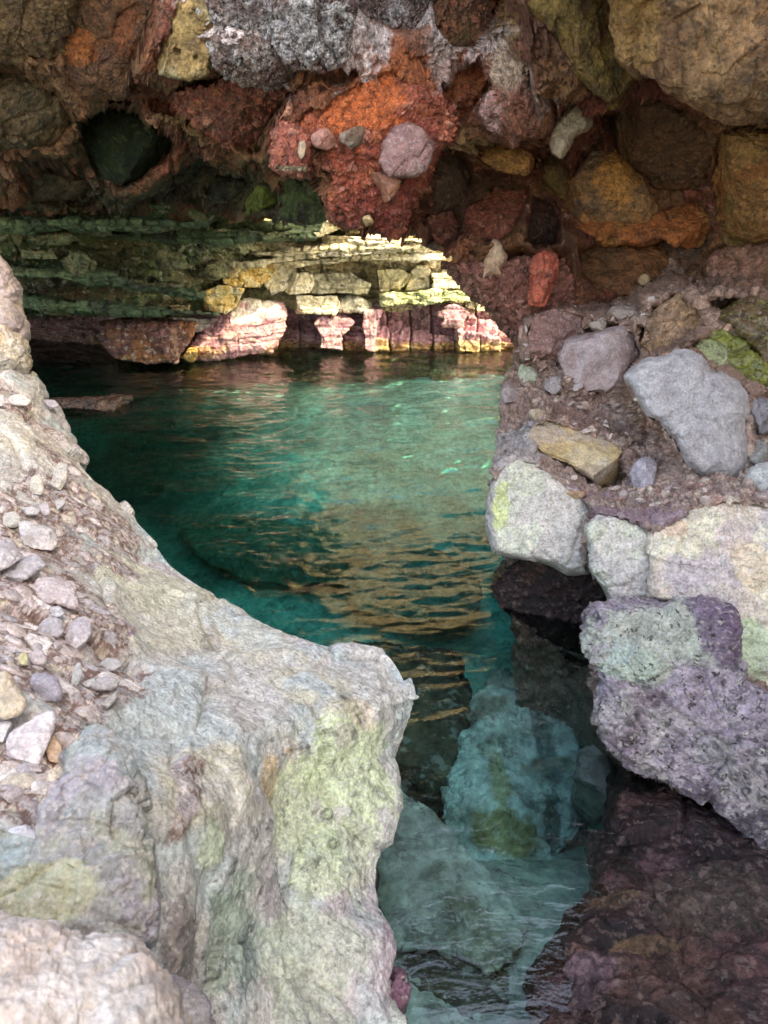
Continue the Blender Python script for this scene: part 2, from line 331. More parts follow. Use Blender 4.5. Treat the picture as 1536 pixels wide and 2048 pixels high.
# far end closes down
LK.insert(0, [p + np.array([0, .5, -2.6]) for p in LK[0]]); LK.insert(1, [p + np.array([0, .16, -.35]) for p in LK[1]])
nu, nv = 620, 900
V = loft(LK, nu, nv); Q = gridQ(nv, nu); Q = flipped(V, Q, CAM + [0, 0, .5]); LEDGE0 = V.copy()
Nn = normals(V, Q)
mk = blobmask(V, [(40, 1060, 130, 90), (170, 1020, 70, 60), (120, 940, 30, 30), (60, 1200, 130, 110), (40, 1330, 150, 120), (180, 1380, 75, 110), (60, 1520, 95, 110), (160, 1250, 70, 80), (30, 1620, 90, 60), (230, 1130, 60, 25), (10, 800, 80, 30), (370, 1560, 22, 70), (355, 1640, 12, 60)], 3)
d1, c1, s1 = breccia(V, 17, mk, 3, .016, STONES, MUD); d2, c2, s2 = breccia(V, 48, mk, 9, .004, STONES, MUD, .06)
dsp = .07 * (fbm(V, 1.9, 6, 21, .5)) + .012 * fbm(V, 4.5, 3, 5, ridge=True) + .012 * layered(V, 14, 4, (.35, -.3, 1), .2)
rip = fbm(warp(V, 5, .05, 2) * np.array([1, 1, 1.4]), 26, 3, 77); L1 = worley(warp(V, 30, .01, 3), 42, 2)[0]; dsp += (.0055 * (.5 - L1) * sst(-.3, .2, fbm(V, 2.2, 2, 18)) + .003 * fbm(V, 55, 2, 14) + .0012 * rip) * (1 - mk) + (.045 * facet(V, 2.6, 4, .3) + .006 * facet(V, 9, 5, .35)) * (1 - .5 * mk)
col = palette(V, [GREY, OLIVE, LILAC, GREY, BLUEG], 2.4, 12)
col = patches(V, col, [
 (250, 900, 260, 90, WARM, .35), (60, 880, 150, 60, (.48, .44, .37), .5), (30, 790, 80, 25, (.6, .55, .5), .5), (330, 1190, 160, 80, OLIVE, .6), (300, 1150, 90, 60, (.42, .42, .30), .5),
 (250, 1060, 60, 50, (.42, .47, .45), .5), (230, 1245, 55, 14, (.20, .11, .26), .8), (290, 1430, 90, 130, BLUEG, .7), (420, 1290, 18, 40, (.13, .12, .10), .5),
 (520, 1270, 90, 40, OLIVE, .4), (690, 1530, 130, 130, GREEN, .8), (610, 1640, 110, 100, GREEN, .65), (700, 1700, 90, 110, GREEN, .5), (420, 1700, 90, 50, (.42, .47, .33), .8), (640, 1740, 130, 60, (.45, .50, .33), .7),
 (470, 1870, 130, 110, (.24, .31, .24), .7), (640, 1930, 120, 120, (.38, .42, .31), .6), (560, 1780, 60, 50, (.28, .24, .26), .55), (720, 1430, 60, 40, (.50, .40, .30), .6), (560, 1560, 12, 60, (.50, .34, .16), .6), (600, 1500, 40, 12, (.5, .34, .16), .55),
 (510, 1920, 14, 90, (.12, .15, .15), .6), (775, 1900, 16, 110, (.27, .19, .22), .6), (680, 1470, 40, 30, (.42, .34, .34), .4), (380, 1560, 20, 70, (.12, .05, .035), .85), (350, 1650, 9, 60, (.15, .07, .05), .8), (360, 1930, 30, 100, (.13, .09, .08), .7)], off=2)
mat_ = np.tile(np.array(MUD), (len(V), 1)) * (1 + .5 * fbm(V, 30, 3, 4))[:, None]
bc = mat_ * (1 - np.maximum(s1, s2 * .7))[:, None] + c2 * (s2 * .7 * (1 - s1))[:, None] + c1 * s1[:, None]
col = col * (1 - mk)[:, None] + bc * mk[:, None]
wet = sst(.10, .0, V[:, 2] + .05 * fbm(V, 6, 4, 7)); col = col * (1 - .8 * wet)[:, None]
# limpets and pock marks on the green flank
fl = blobmask(V, [(640, 1640, 190, 260), (480, 1860, 160, 160), (700, 1420, 90, 60)], 5)
F1, F2, ID = worley(V, 17, 8); lp = (H1[ID & 4095, 0] < .8) * fl; rad = .10 + .20 * H1[ID & 4095, 1] ** 2
gr = sst(.16, .32, fbm(V, 26, 5, 19, .7)) * fl; col = col * (1 - .5 * gr)[:, None]
ring = lp * sst(rad * 1.3, rad, F1) ; core = lp * sst(rad * .75, rad * .5, F1)
col = col * (1 - .62 * ring + .38 * core)[:, None]; dsp += .004 * ring
V = V + Nn * dsp[:, None]
LED = V
ledge = tag(build('rock_ledge', V, Q, np.clip(col, .01, .9), M_pale), 'large pale grey-green rock ledge along the left bank of the channel', 'rock ledge')
lpx, lpy, lpd = proj(LED)
def on_ledge(x, y, far=False):
    m = (np.abs(lpx - x) < 9) & (np.abs(lpy - y) < 9) & (lpd > .2)
    return LED[m][np.argmin(lpd[m])] if m.any() else None
# ---------------------------------------------------------------- right bank matrix
def drow(*p): return [D(a, b, c) for a, b, c in p]
RR = [
 drow((1100,420,5.6),(1160,420,5.4),(1260,400,5.2),(1400,400,4.9),(1550,400,4.6),(1800,400,4.2)),
 drow((1060,600,5.1),(1110,560,5.0),(1200,540,4.9),(1350,530,4.7),(1500,540,4.4),(1800,540,3.9)),
 drow((1036,700,4.85),(1090,660,4.75),(1200,640,4.55),(1350,620,4.3),(1500,630,4.1),(1800,640,3.6)),
 drow((1010,765,4.4),(1080,745,4.3),(1200,735,4.15),(1350,725,3.95),(1500,745,3.75),(1800,760,3.3)),
 drow((1002,850,4.0),(1080,845,3.85),(1200,850,3.68),(1350,860,3.5),(1500,865,3.3),(1800,880,2.9)),
 drow((992,930,3.7),(1080,945,3.48),(1200,955,3.3),(1350,965,3.1),(1500,970,2.95),(1800,990,2.5)),
 drow((1000,1000,3.5),(1080,1030,3.25),(1200,1045,3.1),(1350,1045,2.9),(1500,1045,2.75),(1800,1090,2.3)),
 drow((1015,1090,3.5),(1090,1115,3.35),(1200,1180,3.1),(1350,1220,2.85),(1500,1300,2.65),(1800,1400,2.2)),
 drow((1030,1290,3.4),(1110,1330,3.3),(1230,1400,3.0),(1370,1500,2.75),(1520,1600,2.5),(1800,1700,2.1)),
 drow((1050,1600,3.6),(1130,1600,3.5),(1240,1650,3.2),(1390,1800,2.9),(1540,1900,2.6),(1800,2000,2.2))]
RK = [[r[0] + [.5, .4, -2.2], r[0] + [.22, .25, -.6], r[0] + [.06, .10, -.14]] + r + [r[-1] + [1.5, -.2, .5]] for r in RR]
BANK0 = loft(RK, 300, 300)
BST = [(.38, .26, .21), (.42, .31, .25), (.31, .23, .21), (.44, .35, .27), (.33, .20, .16)]
def finish_bank():
    global RIGHT, rpx, rpy, rpd, V
    nu, nv = 520, 640
    V = loft(RK, nu, nv); VL = V; V = drape(V, REG, .06, .45); Q = gridQ(nv, nu); Q = flipped(V, Q, CAM); Nn = normals(V, Q)
    mk = np.clip(1 - .75 * sst(-.1, .3, fbm(V, 2.2, 3, 6)), 0, 1)
    d1, c1, s1 = breccia(V, 15, mk, 13, .03, BST, MUD); d2, c2, s2 = breccia(V, 42, mk, 19, .008, BST, MUD, .08)
    dsp = .05 * fbm(V, 2.4, 6, 31, .55) + .03 * facet(V, 5, 3) + .012 * facet(V, 15, 6) + .8 * d1 + d2
    px_, py_, _ = proj(V); red = sst(1010, 620, py_ + 90 * fbm(V, 1.5, 3, 3))   # iron stained towards the pillar
    col = palette(V, [(.35, .25, .21), (.31, .20, .16), (.28, .19, .17), (.37, .31, .28)], 3, 14)
    mat_ = np.tile(np.array((.24, .145, .11)), (len(V), 1)) * (1 + .4 * fbm(V, 24, 3, 4))[:, None]
    bc = mat_ * (1 - np.maximum(s1, s2 * .7))[:, None] + c2 * (s2 * .7 * (1 - s1))[:, None] + c1 * s1[:, None]
    col = col * (1 - mk)[:, None] + bc * mk[:, None]
    lum = col.mean(1)[:, None]; col = col * (1 - red[:, None]) + red[:, None] * lum * np.array([1.22, .70, .50])
    col = patches(V, col, [(1260, 1025, 90, 25, (.22, .14, .18), .7), (1340, 1035, 60, 12, (.22, .15, .19), .7), (1180, 985, 60, 14, (.26, .18, .24), .5), (1050, 1000, 80, 60, (.45, .42, .41), .7), (1010, 900, 30, 90, (.42, .38, .36), .7)], off=3)
    V = V + Nn * dsp[:, None]; RIGHT = V
    tag(build('rock_bank', V, Q, np.clip(col, .01, .9), M_mix), 'rough brown and grey conglomerate bank holding the boulders on the right', 'rock bank')
    rpx, rpy, rpd = proj(RIGHT)

# ---------------------------------------------------------------- cave roof: a rock bridge with open sky behind it on the right
cx = [-500, -200, 0, 200, 400, 560, 700, 820, 900, 1050, 1200, 1400, 1550, 1900]
rows = {
 -900: [2.6] * 14,
 -350: [3.1, 3.1, 3.1, 3.1, 3.1, 3.0, 3.0, 3.0, 3.0, 2.9, 2.8, 2.6, 2.5, 2.3],
 -60: [3.5, 3.6, 3.7, 3.7, 3.6, 3.6, 3.6, 3.7, 3.7, 3.9, 3.6, 3.2, 2.9, 2.6],
 90: [3.8, 3.9, 4.0, 4.1, 4.0, 3.8, 3.75, 3.8, 3.85, 4.2, 4.0, 3.6, 3.2, 2.8],
 200: [4.0, 4.1, 4.3, 4.9, 4.5, 4.0, 3.85, 3.9, 4.1, 4.5, 4.4, 4.0, 3.6, 3.1],
 300: [4.4, 4.5, 4.7, 5.4, 5.5, 4.9, 4.1, 4.1, 4.4, 4.7, 4.6, 4.3, 3.9, 3.4],
 380: [5.0, 5.1, 5.3, 5.9, 6.0, 5.8, 4.4, 4.4, 4.7, 4.8, 4.75, 4.5, 4.2, 3.7]}
edge = [(-500,430,5.8),(-200,425,5.8),(0,422,6.0),(200,418,6.4),(400,425,6.6),(560,428,6.4),(700,440,4.7),(820,468,4.75),(900,492,4.8),(1050,560,4.85),(1200,640,4.8),(1400,680,4.6),(1550,700,4.3),(1900,720,3.9)]
KK = [[D(x, y, d) for x, d in zip(cx, ds)] for y, ds in rows.items()]
E = [D(*e) for e in edge]; KK.append(E)
xb = np.array([(1 if x < 480 else 0) for x in cx])
b1 = []; b2 = []; b3 = []; b4 = []
for e, x in zip(E, cx):
    left = x < 480
    b1.append(e + [0, .35, .12]); 
    if left:
        b2.append(np.array([e[0] * 1.25, 8.6, 2.1])); b3.append(np.array([e[0] * 1.3, 10.8, 3.2])); b4.append(np.array([e[0], 9.0, 6.0]))
    else:
        b2.append(np.array([e[0] * 1.04, e[1] + .35, 1.95])); b3.append(np.array([e[0] * 1.04, 4.75, 2.4])); b4.append(np.array([e[0], 4.2, 3.1]))
KK += [b1, b2, b3, b4]
ROOF0 = loft(KK, 500, 420)
def finish_roof():
    global V
    nu, nv = 860, 700
    V = loft(KK, nu, nv); VL = V; V = drape(V, REG, .16, .55); Q = gridQ(nv, nu); Q = flipped(V[:nu * 300], Q[:(nu - 1) * 299], CAM) ; flipQ = Q
    Q = gridQ(nv, nu); Q = Q if (flipQ[0] == Q[0]).all() else Q[:, ::-1]
    Nn = normals(VL, Q); px_, py_, _ = proj(V)
    mk = sst(-.15, .1, fbm(V, 1.4, 3, 60)) 
    d1, c1, s1 = breccia(V, 7, mk, 23, .07, RSTONES, REDD); d2, c2, s2 = breccia(V, 24, .8 * mk + .1, 29, .018, RSTONES, REDD, .08)
    fa = facet(V, 2.6, 2, .4); dsp = .10 * fbm(V, 1.5, 7, 41, .55) + .09 * fa + .04 * facet(V, 7, 3, .4) + .02 * facet(V, 18, 5) + .05 * fbm(warp(V, 3, .1, 6), 4, 6, 45, .62, ridge=True) + d1 + d2
    col = palette(V, [BROWN, (.19, .06, .025), (.07, .032, .018), (.16, .09, .035)], 1.5, 24)
    bc = np.array((.13, .04, .022)) * (1 - np.maximum(s1, s2 * .7))[:, None] + .75 * c2 * (s2 * .7 * (1 - s1))[:, None] + .75 * c1 * s1[:, None]
    col = col * (1 - mk * .8)[:, None] + bc * (mk * .8)[:, None]
    col = patches(V, col, [(130, 60, 200, 130, (.13, .075, .035), .7), (140, 90, 50, 40, (.26, .08, .025), .6), (80, 250, 150, 90, (.10, .065, .03), .6), (220, 330, 330, 75, (.035, .035, .018), .9), (420, 370, 280, 60, (.03, .032, .015), .9),  # last two patches make the hollow under the roof darker
     (780, 110, 150, 90, (.30, .085, .03), .75), (900, 160, 90, 110, (.33, .10, .035), .8), (850, 40, 90, 50, (.2, .12, .1), .5), (1080, 60, 60, 100, (.08, .03, .02), .8), (1080, 440, 60, 60, (.07, .025, .018), .8), (850, 410, 90, 60, (.12, .04, .028), .6), (930, 350, 90, 60, (.08, .045, .025), .7),
     (1330, 480, 140, 40, (.05, .03, .02), .8), (1330, 560, 200, 60, (.16, .08, .035), .6), (1150, 150, 60, 60, (.15, .07, .03), .6)], off=8)
    lace = sst(.06, .30, fbm(warp(V, 9, .05, 2), 16, 5, 33, .66, ridge=True)) * np.maximum(blobmask(V, [(560, 50, 210, 110), (680, 60, 120, 80), (830, 30, 90, 60), (520, 130, 90, 50)], 6), .5 * blobmask(V, [(1020, 140, 60, 70), (900, 100, 60, 60)], 7))
    col = col * (1 - lace)[:, None] + np.array((.55, .46, .45)) * lace[:, None]
    V = V + Nn * dsp[:, None]; ROOF = V
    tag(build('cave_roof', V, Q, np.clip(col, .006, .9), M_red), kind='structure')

# ---------------------------------------------------------------- far cliff
cliff = bpy.data.objects.new('sea_cliff', None); C.objects.link(cliff); cliff.location = (0, 9.6, -.2)
tag(cliff, 'sunlit layered cream and purple cliff across the pool, dark green at left', 'cliff')
fx_ = [-500, -330, -160, 0, 200, 380, 480, 600, 750, 900, 1050, 1200]
FR = {
 300: [6.6, 6.6, 6.8, 6.9, 7.2, 7.6, 8.2, 8.9, 9.1, 9.2, 9.4, 9.6],
 415: [6.2, 6.2, 6.3, 6.4, 6.7, 7.0, 7.5, 8.2, 8.7, 9.0, 9.2, 9.5],
 455: [6.5, 6.5, 6.6, 6.7, 7.0, 7.4, 8.0, 8.7, 9.0, 9.1, 9.3, 9.5],
 500: [6.9, 6.9, 7.0, 7.1, 7.3, 7.8, 8.6, 9.2, 9.3, 9.3, 9.4, 9.6],
 560: [7.1, 7.1, 7.2, 7.4, 7.7, 8.3, 9.0, 9.5, 9.5, 9.5, 9.5, 9.7],
 610: [7.5, 7.5, 7.6, 7.8, 8.2, 8.9, 9.4, 9.6, 9.55, 9.5, 9.5, 9.7],
 635: [9.6, 9.6, 9.8, 10.0, 9.6, 9.2, 9.6, 9.7, 9.6, 9.55, 9.5, 9.6],
 690: [9.8, 9.8, 10.0, 10.1, 9.8, 9.2, 9.3, 9.4, 9.3, 9.3, 9.3, 9.4]}
FK = [[YY(x, y, d) for x, d in zip(fx_, ds)] for y, ds in FR.items()]
FK.insert(0, [p + np.array([0, .35, 1.5]) for p in FK[0]]); FK.insert(0, [p + np.array([0, .3, 2.0]) for p in FK[0]]); FK.insert(0, [p + np.array([0, 2.5, .8]) for p in FK[0]])
FK.append([np.array([p[0], p[1] - .1, -.9]) for p in FK[-1]]); FK.append([np.array([p[0], p[1] - .3, -3]) for p in FK[-2]])
nu, nv = 900, 700
V = loft(FK, nu, nv); Q = gridQ(nv, nu); Q = flipped(V, Q, CAM); Nn = normals(V, Q); V0 = V.copy()
px_, py_, _ = proj(V)
lf = sst(640, 420, px_)[:]; dipl = (.14, -.02, 1)
ly = layered(V, 14, 3, dipl, .10, 4); ly2 = layered(V, 34, 5, dipl, .06, 4)
lfx = sst(700, 380, proj(V)[0]); VB = V * np.stack([1 - .62 * lfx, lfx * 0 + 1, lfx * 0 + 1], 1); VB[:, 2] += lfx * .10 * V[:, 0]
bk, gb = blocky(VB, 6.5, 3.2, 4, dipl, .07); bk2, gb2 = blocky(VB, 17, 4, 9, dipl, .05)
pk, gp = blocky(V, 2.1, 4.2, 12, (0, 0, 1), .05); pz = sst(.52, .44, V[:, 2]) * (1 - sst(640, 420, px_)); bk = bk * (1 - pz); bk2 = bk2 * (1 - .5 * pz)
dsp = .26 * pk * pz + .06 * facet(V, 4, 4) + .10 * bk + .035 * bk2 + .05 * ly + .03 * ly2 + .06 * fbm(V, 2.2, 6, 51, .6) + .05 * fbm(V * np.array([1, 1, .6]), 6, 4, 53, ridge=True)
zz = V[:, 2] + .05 * fbm(V, 3, 3, 55)
GR = [(.085, .12, .05), (.14, .17, .07), (.06, .07, .04), (.18, .16, .075)]
col = palette(V * np.array([.5, .5, 2.2]), GR, 1.8, 30)
cream = palette(V * np.array([1, 1, 2]), [(.66, .54, .30), (.56, .48, .30), (.72, .64, .45), (.42, .36, .22)], 3, 31)
m = (sst(.52, .60, zz + .0) * (1 - lf))[:, None]; col = col * (1 - (1 - lf)[:, None]) + cream * (1 - lf)[:, None]
purple = palette(V, [(.46, .24, .27), (.52, .31, .32), (.36, .18, .20)], 3, 33); gold = palette(V, [(.42, .26, .10), (.30, .15, .07), (.5, .38, .2)], 4, 34)
m = sst(.50, .44, zz)[:, None]; col = col * (1 - m) + purple * m
m = sst(.17, .08, zz + .05 * fbm(V, 6, 3, 3))[:, None]; col = col * (1 - m) + gold * m
col = patches(V, col, [(120, 655, 120, 40, (.16, .08, .08), .9), (120, 600, 160, 25, (.16, .09, .045), .7), (300, 605, 120, 14, (.24, .18, .09), .6), (60, 570, 100, 25, (.07, .055, .035), .6)], off=9)
col = col * (.8 + .4 * gb[:, 2] * 1)[:, None] * (.85 + .3 * gb2[:, 1])[:, None]
V = V + Nn * dsp[:, None]
cb = build('rock_face', V, Q, np.clip(col, .01, .9), M_cliff, cliff)
def cblock(out, y, cols, front=.14, lab=None, mat=None, p=26, pts=(), amp=.045, cuts=1, name='strata_block', lay=.02, n=(.1, -1, .05)):
    cx0 = sum(q[0] for q in out) / len(out); cy0 = sum(q[1] for q in out) / len(out)
    return boulder(name, out, (cx0, cy0, 'y', y), n, front, .25, cols, mat or M_cliff, p=p, amp=amp, sharp=1, wob=.03, fac=.5, cuts=cuts, parent=cliff, label=lab, pts=pts, px_step=2.2,
        fx=lambda P, d, c, o: (d + lay * layered(P, 16, o % 7, (.05, 0, 1), .08) + .9 * lay * blocky(P, 9, 7, o % 7)[0], c))
CR = [(.66, .58, .38), (.60, .54, .38), (.72, .67, .52)]; YL = [(.70, .48, .16), (.66, .52, .22), (.72, .62, .36)]; OG = [(.26, .24, .15), (.34, .31, .19)]
PK = [(.44, .24, .27), (.38, .19, .23), (.5, .3, .3)]
cblock([(452,533),(500,524),(494,560),(478,575),(445,566)], 8.75, YL, lab='orange yellow block')
cblock([(498,530),(545,524),(556,548),(520,574),(488,574)], 8.9, YL)
cblock([(400,582),(440,572),(488,578),(480,605),(450,626),(412,618)], 8.6, YL, lab='bright yellow block')
cblock([(340,612),(384,610),(384,630),(345,632)], 8.4, [(.4, .3, .14), (.3, .22, .1)])
cblock([(540,528),(585,520),(600,545),(575,575),(545,590),(530,570)], 9.05, CR, cuts=6)
cblock([(575,545),(632,548),(630,586),(580,590),(560,575)], 9.0, CR, cuts=6)
cblock([(628,548),(700,546),(742,570),(735,588),(622,588)], 9.12, OG)
cblock([(592,592),(676,590),(682,612),(668,628),(594,626)], 9.1, CR)
cblock([(680,592),(750,590),(748,626),(676,628)], 9.2, [(.5, .47, .34), (.7, .66, .5)], cuts=6)
cblock([(745,540),(800,535),(830,552),(800,580),(750,582)], 9.15, [(.42, .37, .2), (.3, .26, .14)], cuts=5)
cblock([(862,546),(900,540),(935,560),(930,578),(870,578)], 9.2, CR)
cblock([(820,530),(862,528),(858,578),(812,580)], 9.3, CR, cuts=6)
cblock([(760,585),(960,578),(966,600),(760,612)], 9.15, [(.45, .5, .25), (.6, .6, .35)], amp=.12, cuts=6, lab='greenish rubble ledge')
for o_ in [[(455,526),(650,500),(870,490),(880,500),(660,514),(470,534)], [(560,524),(720,508),(890,508),(890,522),(720,520),(600,532)], [(500,506),(700,490),(860,484),(862,492),(700,500),(520,514)], [(640,478),(700,470),(780,470),(870,482),(780,488),(660,492)]]:
    cblock(o_, 8.75 if o_[0][0] != 560 else 8.95, CR, front=.10, p=4, amp=.02, name='strata_slab', lay=.03)
cblock([(590,640),(630,606),(700,606),(760,608),(764,622),(600,640)], 9.35, [(.16, .10, .11)], name='strata_slab')
# leaning pale and pink buttress and the purple pillars
cblock([(352,715),(392,672),(440,628),(486,596),(570,600),(576,630),(568,668),(545,706),(470,716),(400,722)], 8.85, PK, front=.3, p=2, cuts=2, lab='leaning pink and white buttress', name='buttress', n=(.25, -1, .3),
   pts=[(520, 608, 50, 26, (.74, .7, .6), .95), (490, 630, 40, 22, (.74, .7, .62), .8), (400, 705, 90, 16, (.50, .28, .14), .8), (540, 700, 60, 14, (.45, .26, .16), .7)])
for (a, b, w, h) in [(668, 624, 70, 76), (742, 620, 40, 84), (905, 612, 60, 46)]:
    jt = lambda v: v * rnd.uniform(.6, 1.3); o_ = [(a - jt(w * .5), b), (a, b - 4), (a + jt(w * .45), b - 1), (a + jt(w * .5), b + h * .3), (a + jt(w * .4), b + h * .6), (a + jt(w * .3), b + h), (a - jt(w * .4), b + h * .95), (a - jt(w * .3), b + h * .6), (a - jt(w * .6), b + h * .35)]
    cblock(o_, 9.2 + rnd.uniform(-.05, .1), PK, front=.2, name='pillar', cuts=4)
cblock([(195,640),(290,636),(392,640),(385,675),(352,722),(290,726),(232,716),(205,690)], 8.55, [(.17, .075, .06), (.12, .06, .055), (.26, .11, .05)], front=.35, lab='dark purple undercut foot', name='cliff_foot', amp=.04,
   pts=[(320, 664, 12, 12, (.42, .2, .2), .9), (350, 690, 8, 34, (.45, .25, .15), .8), (290, 716, 90, 8, (.28, .13, .05), .8)])
cblock([(362,716),(378,694),(392,692),(395,712),(385,724)], 8.4, [(.55, .33, .1)], front=.1)
cblock([(330,632),(395,636),(440,640),(420,664),(360,668),(345,650)], 8.75, [(.5, .47, .42), (.3, .22, .2)], front=.1, cuts=5)
cblock([(348,694),(360,666),(366,680),(356,726),(346,728)], 8.35, [(.4, .2, .14)], front=.08)
# green overhanging beds on the left
for o_, y in [([(120,520),(160,500),(192,530),(188,556),(150,560),(130,548)], 7.0), ([(180,545),(250,535),(290,565),(270,578),(200,570)], 7.3), ([(245,560),(290,550),(300,580),(262,590)], 7.5), ([(300,500),(360,505),(380,535),(320,545)], 7.4), ([(200,602),(240,600),(240,618),(205,622)], 7.7), ([(60,470),(130,462),(160,480),(120,492),(50,486)], 6.6), ([(180,440),(215,446),(225,470),(185,475)], 6.6), ([(395,540),(440,520),(470,540),(440,560),(400,560)], 8.2),
             ([(290,565),(360,560),(372,582),(300,590)], 7.9), ([(40,500),(110,505),(120,520),(45,518)], 6.9)]:
    cblock(o_, y - .12, [(.15, .15, .07), (.11, .11, .06), (.2, .16, .08)], front=.12, mat=M_green, name='green_block', cuts=5)
for o_, y in [([(-60,440),(120,434),(300,440),(420,452),(300,462),(100,458),(-60,460)], 6.35), ([(200,470),(400,462),(560,470),(640,470),(500,484),(330,490)], 7.3), ([(-60,520),(150,530),(300,570),(420,590),(300,588),(100,560),(-60,545)], 7.1), ([(380,450),(520,442),(650,446),(640,462),(500,462)], 7.6), ([(-40,590),(120,596),(330,618),(440,628),(330,634),(150,624),(-40,612)], 7.55)]:
    cblock(o_, y - .15, [(.075, .11, .05), (.12, .15, .065), (.06, .07, .04)], front=.16, mat=M_green, name='green_bed', p=3, amp=.03, cuts=2, lay=.035)
# ---------------------------------------------------------------- boulders of the roof
def B(name, out, dep, cols, mat, label, n=(0, -1, .1), front=.25, back=.4, cat='boulder', group=None, **k):
    a = sum(q[0] for q in out) / len(out); b = sum(q[1] for q in out) / len(out)
    return boulder(name, out, (a, b) + (dep if isinstance(dep, tuple) else ('d', dep)), n, front, back, cols, mat, label=label, cat=cat, group=group, **k)
def embed(S0, S):
    spx, spy, spd = proj(S0); ok = spd > .4
    def E_(name, out, dep, cols, mat, label, n=None, front=.2, bury=.0, **k):
        xs = [q[0] for q in out]; ys = [q[1] for q in out]; m = ok & (spx > min(xs)) & (spx < max(xs)) & (spy > min(ys)) & (spy < max(ys)) & (spd < 7)
        if m.sum() < 30: return B(name, out, dep, cols, mat, label, front=front, **k)
        Pm = S[m]; dm = spd[m]; c = np.median(dm); Pm = Pm[np.abs(dm - c) < .7]; cc = Pm.mean(0); u, sv, vt = np.linalg.svd(Pm - cc, full_matrices=False); nn = vt[2]
        if nn @ (CAM - cc) < 0: nn = -nn
        v = CAM - cc; v = v / np.linalg.norm(v)
        if nn @ v < .6: nn = nn + v * .8; nn /= np.linalg.norm(nn)
        a = sum(xs) / len(xs); b = sum(ys) / len(ys); rr = ray(a, b); d = (nn @ (cc - CAM)) / (nn @ rr)
        return boulder(name, out, (a, b, 'd', d + bury), nn, front, k.pop('back', .4), cols, mat, label=label, cat=k.pop('cat', 'boulder'), **k)
    return E_
def brx(s, amp, cols, matrix, strength=1., s2=2.9, fill=.12):
    def f(P, d, c, off):
        mk = strength * sst(-.45, -.1, fbm(P, s * .25, 2, off)); 
        a1, b1_, t1 = breccia(P, s, mk, off, amp, cols, matrix, fill); a2, b2_, t2 = breccia(P, s * s2, mk, off + 5, amp * .35, cols, matrix, .06)
        m0 = np.array(matrix) * (1 + .5 * fbm(P, s * 1.7, 3, off))[:, None]; bc = m0 * (1 - np.maximum(t1, .7 * t2))[:, None] + b2_ * (.7 * t2 * (1 - t1))[:, None] + b1_ * t1[:, None]
        mk = (mk * .8)[:, None]; return d + a1 + a2, c * (1 - mk) + bc * mk
    return f
def crust(s, amp):
    def f(P, d, c, off):
        W = warp(P, s, .3 / s, off); r = fbm(W, s * 2, 5, off, .65, ridge=True); m = sst(.08, .36, r)[:, None]
        return d + amp * r, c * m + np.array((.13, .05, .035)) * (1 - m)
    return f
RB = embed(ROOF0, ROOF0)
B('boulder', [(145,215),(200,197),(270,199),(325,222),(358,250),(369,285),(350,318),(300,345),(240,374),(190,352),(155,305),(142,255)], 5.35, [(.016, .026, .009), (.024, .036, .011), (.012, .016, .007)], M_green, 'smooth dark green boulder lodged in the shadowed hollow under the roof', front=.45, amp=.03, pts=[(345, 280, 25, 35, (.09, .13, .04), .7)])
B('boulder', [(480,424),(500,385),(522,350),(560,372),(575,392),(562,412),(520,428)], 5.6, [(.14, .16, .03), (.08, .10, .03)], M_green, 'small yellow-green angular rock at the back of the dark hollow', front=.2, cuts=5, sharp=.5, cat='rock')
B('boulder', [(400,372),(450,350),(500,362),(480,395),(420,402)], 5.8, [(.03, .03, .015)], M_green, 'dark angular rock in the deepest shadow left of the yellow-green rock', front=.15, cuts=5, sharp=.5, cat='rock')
B('boulder', [(560,345),(640,350),(650,400),(652,440),(610,452),(560,430)], 5.2, [(.07, .09, .03), (.05, .05, .025)], M_green, 'mossy green rock behind the hanging red mass', front=.2, cuts=5, sharp=.4, cat='rock')
RB('boulder', [(20,330),(90,310),(150,330),(190,370),(150,400),(60,400)], 4.9, [(.075, .05, .028), (.06, .045, .025)], M_brown, 'dull brown rock low on the far left of the roof', front=.25, cuts=4, cat='rock')
RB('boulder', [(-80,140),(30,120),(120,170),(150,230),(110,290),(20,310),(-80,290)], 4.2, [(.09, .06, .03), (.11, .065, .03), (.06, .05, .025)], M_brown, 'broad brown roof boulder at the left edge of the picture', front=.3)
RB('boulder', [(-80,-120),(60,-110),(150,-40),(160,60),(110,130),(20,120),(-80,130)], 3.85, [(.13, .08, .035), (.10, .065, .03), (.09, .05, .03)], M_brown, 'rough brown roof boulder in the upper left corner', front=.25, fx=brx(14, .02, [(.15, .09, .05), (.11, .07, .035)], (.07, .04, .02), .6))
RB('boulder', [(120,-60),(280,-90),(330,0),(300,110),(250,190),(160,190),(110,90)], 3.95, [(.10, .045, .02), (.16, .05, .018), (.08, .035, .02)], M_red, 'dark reddish brown roof rock left of the honeycombed block', front=.22, pts=[(145, 90, 40, 35, (.27, .08, .02), .7)])
RB('boulder', [(200,150),(320,140),(390,190),(480,250),(500,300),(440,290),(380,260),(300,215),(220,200)], 4.0, [(.13, .055, .028), (.09, .04, .025)], M_red, 'brown roof rock just above the dark green boulder', front=.2, fx=brx(16, .02, RSTONES, (.09, .035, .02), .6))
B('pitted_rock', [(298,120),(312,92),(335,62),(345,20),(362,-20),(420,-20),(432,30),(428,90),(412,142),(360,160),(315,146)], 3.62, [(.30, .20, .08), (.22, .14, .06), (.34, .27, .15)], M_brown, 'yellowish honeycombed block full of round pits at the top', front=.22, amp=.05, pits=(17, .035, .75), cat='rock')
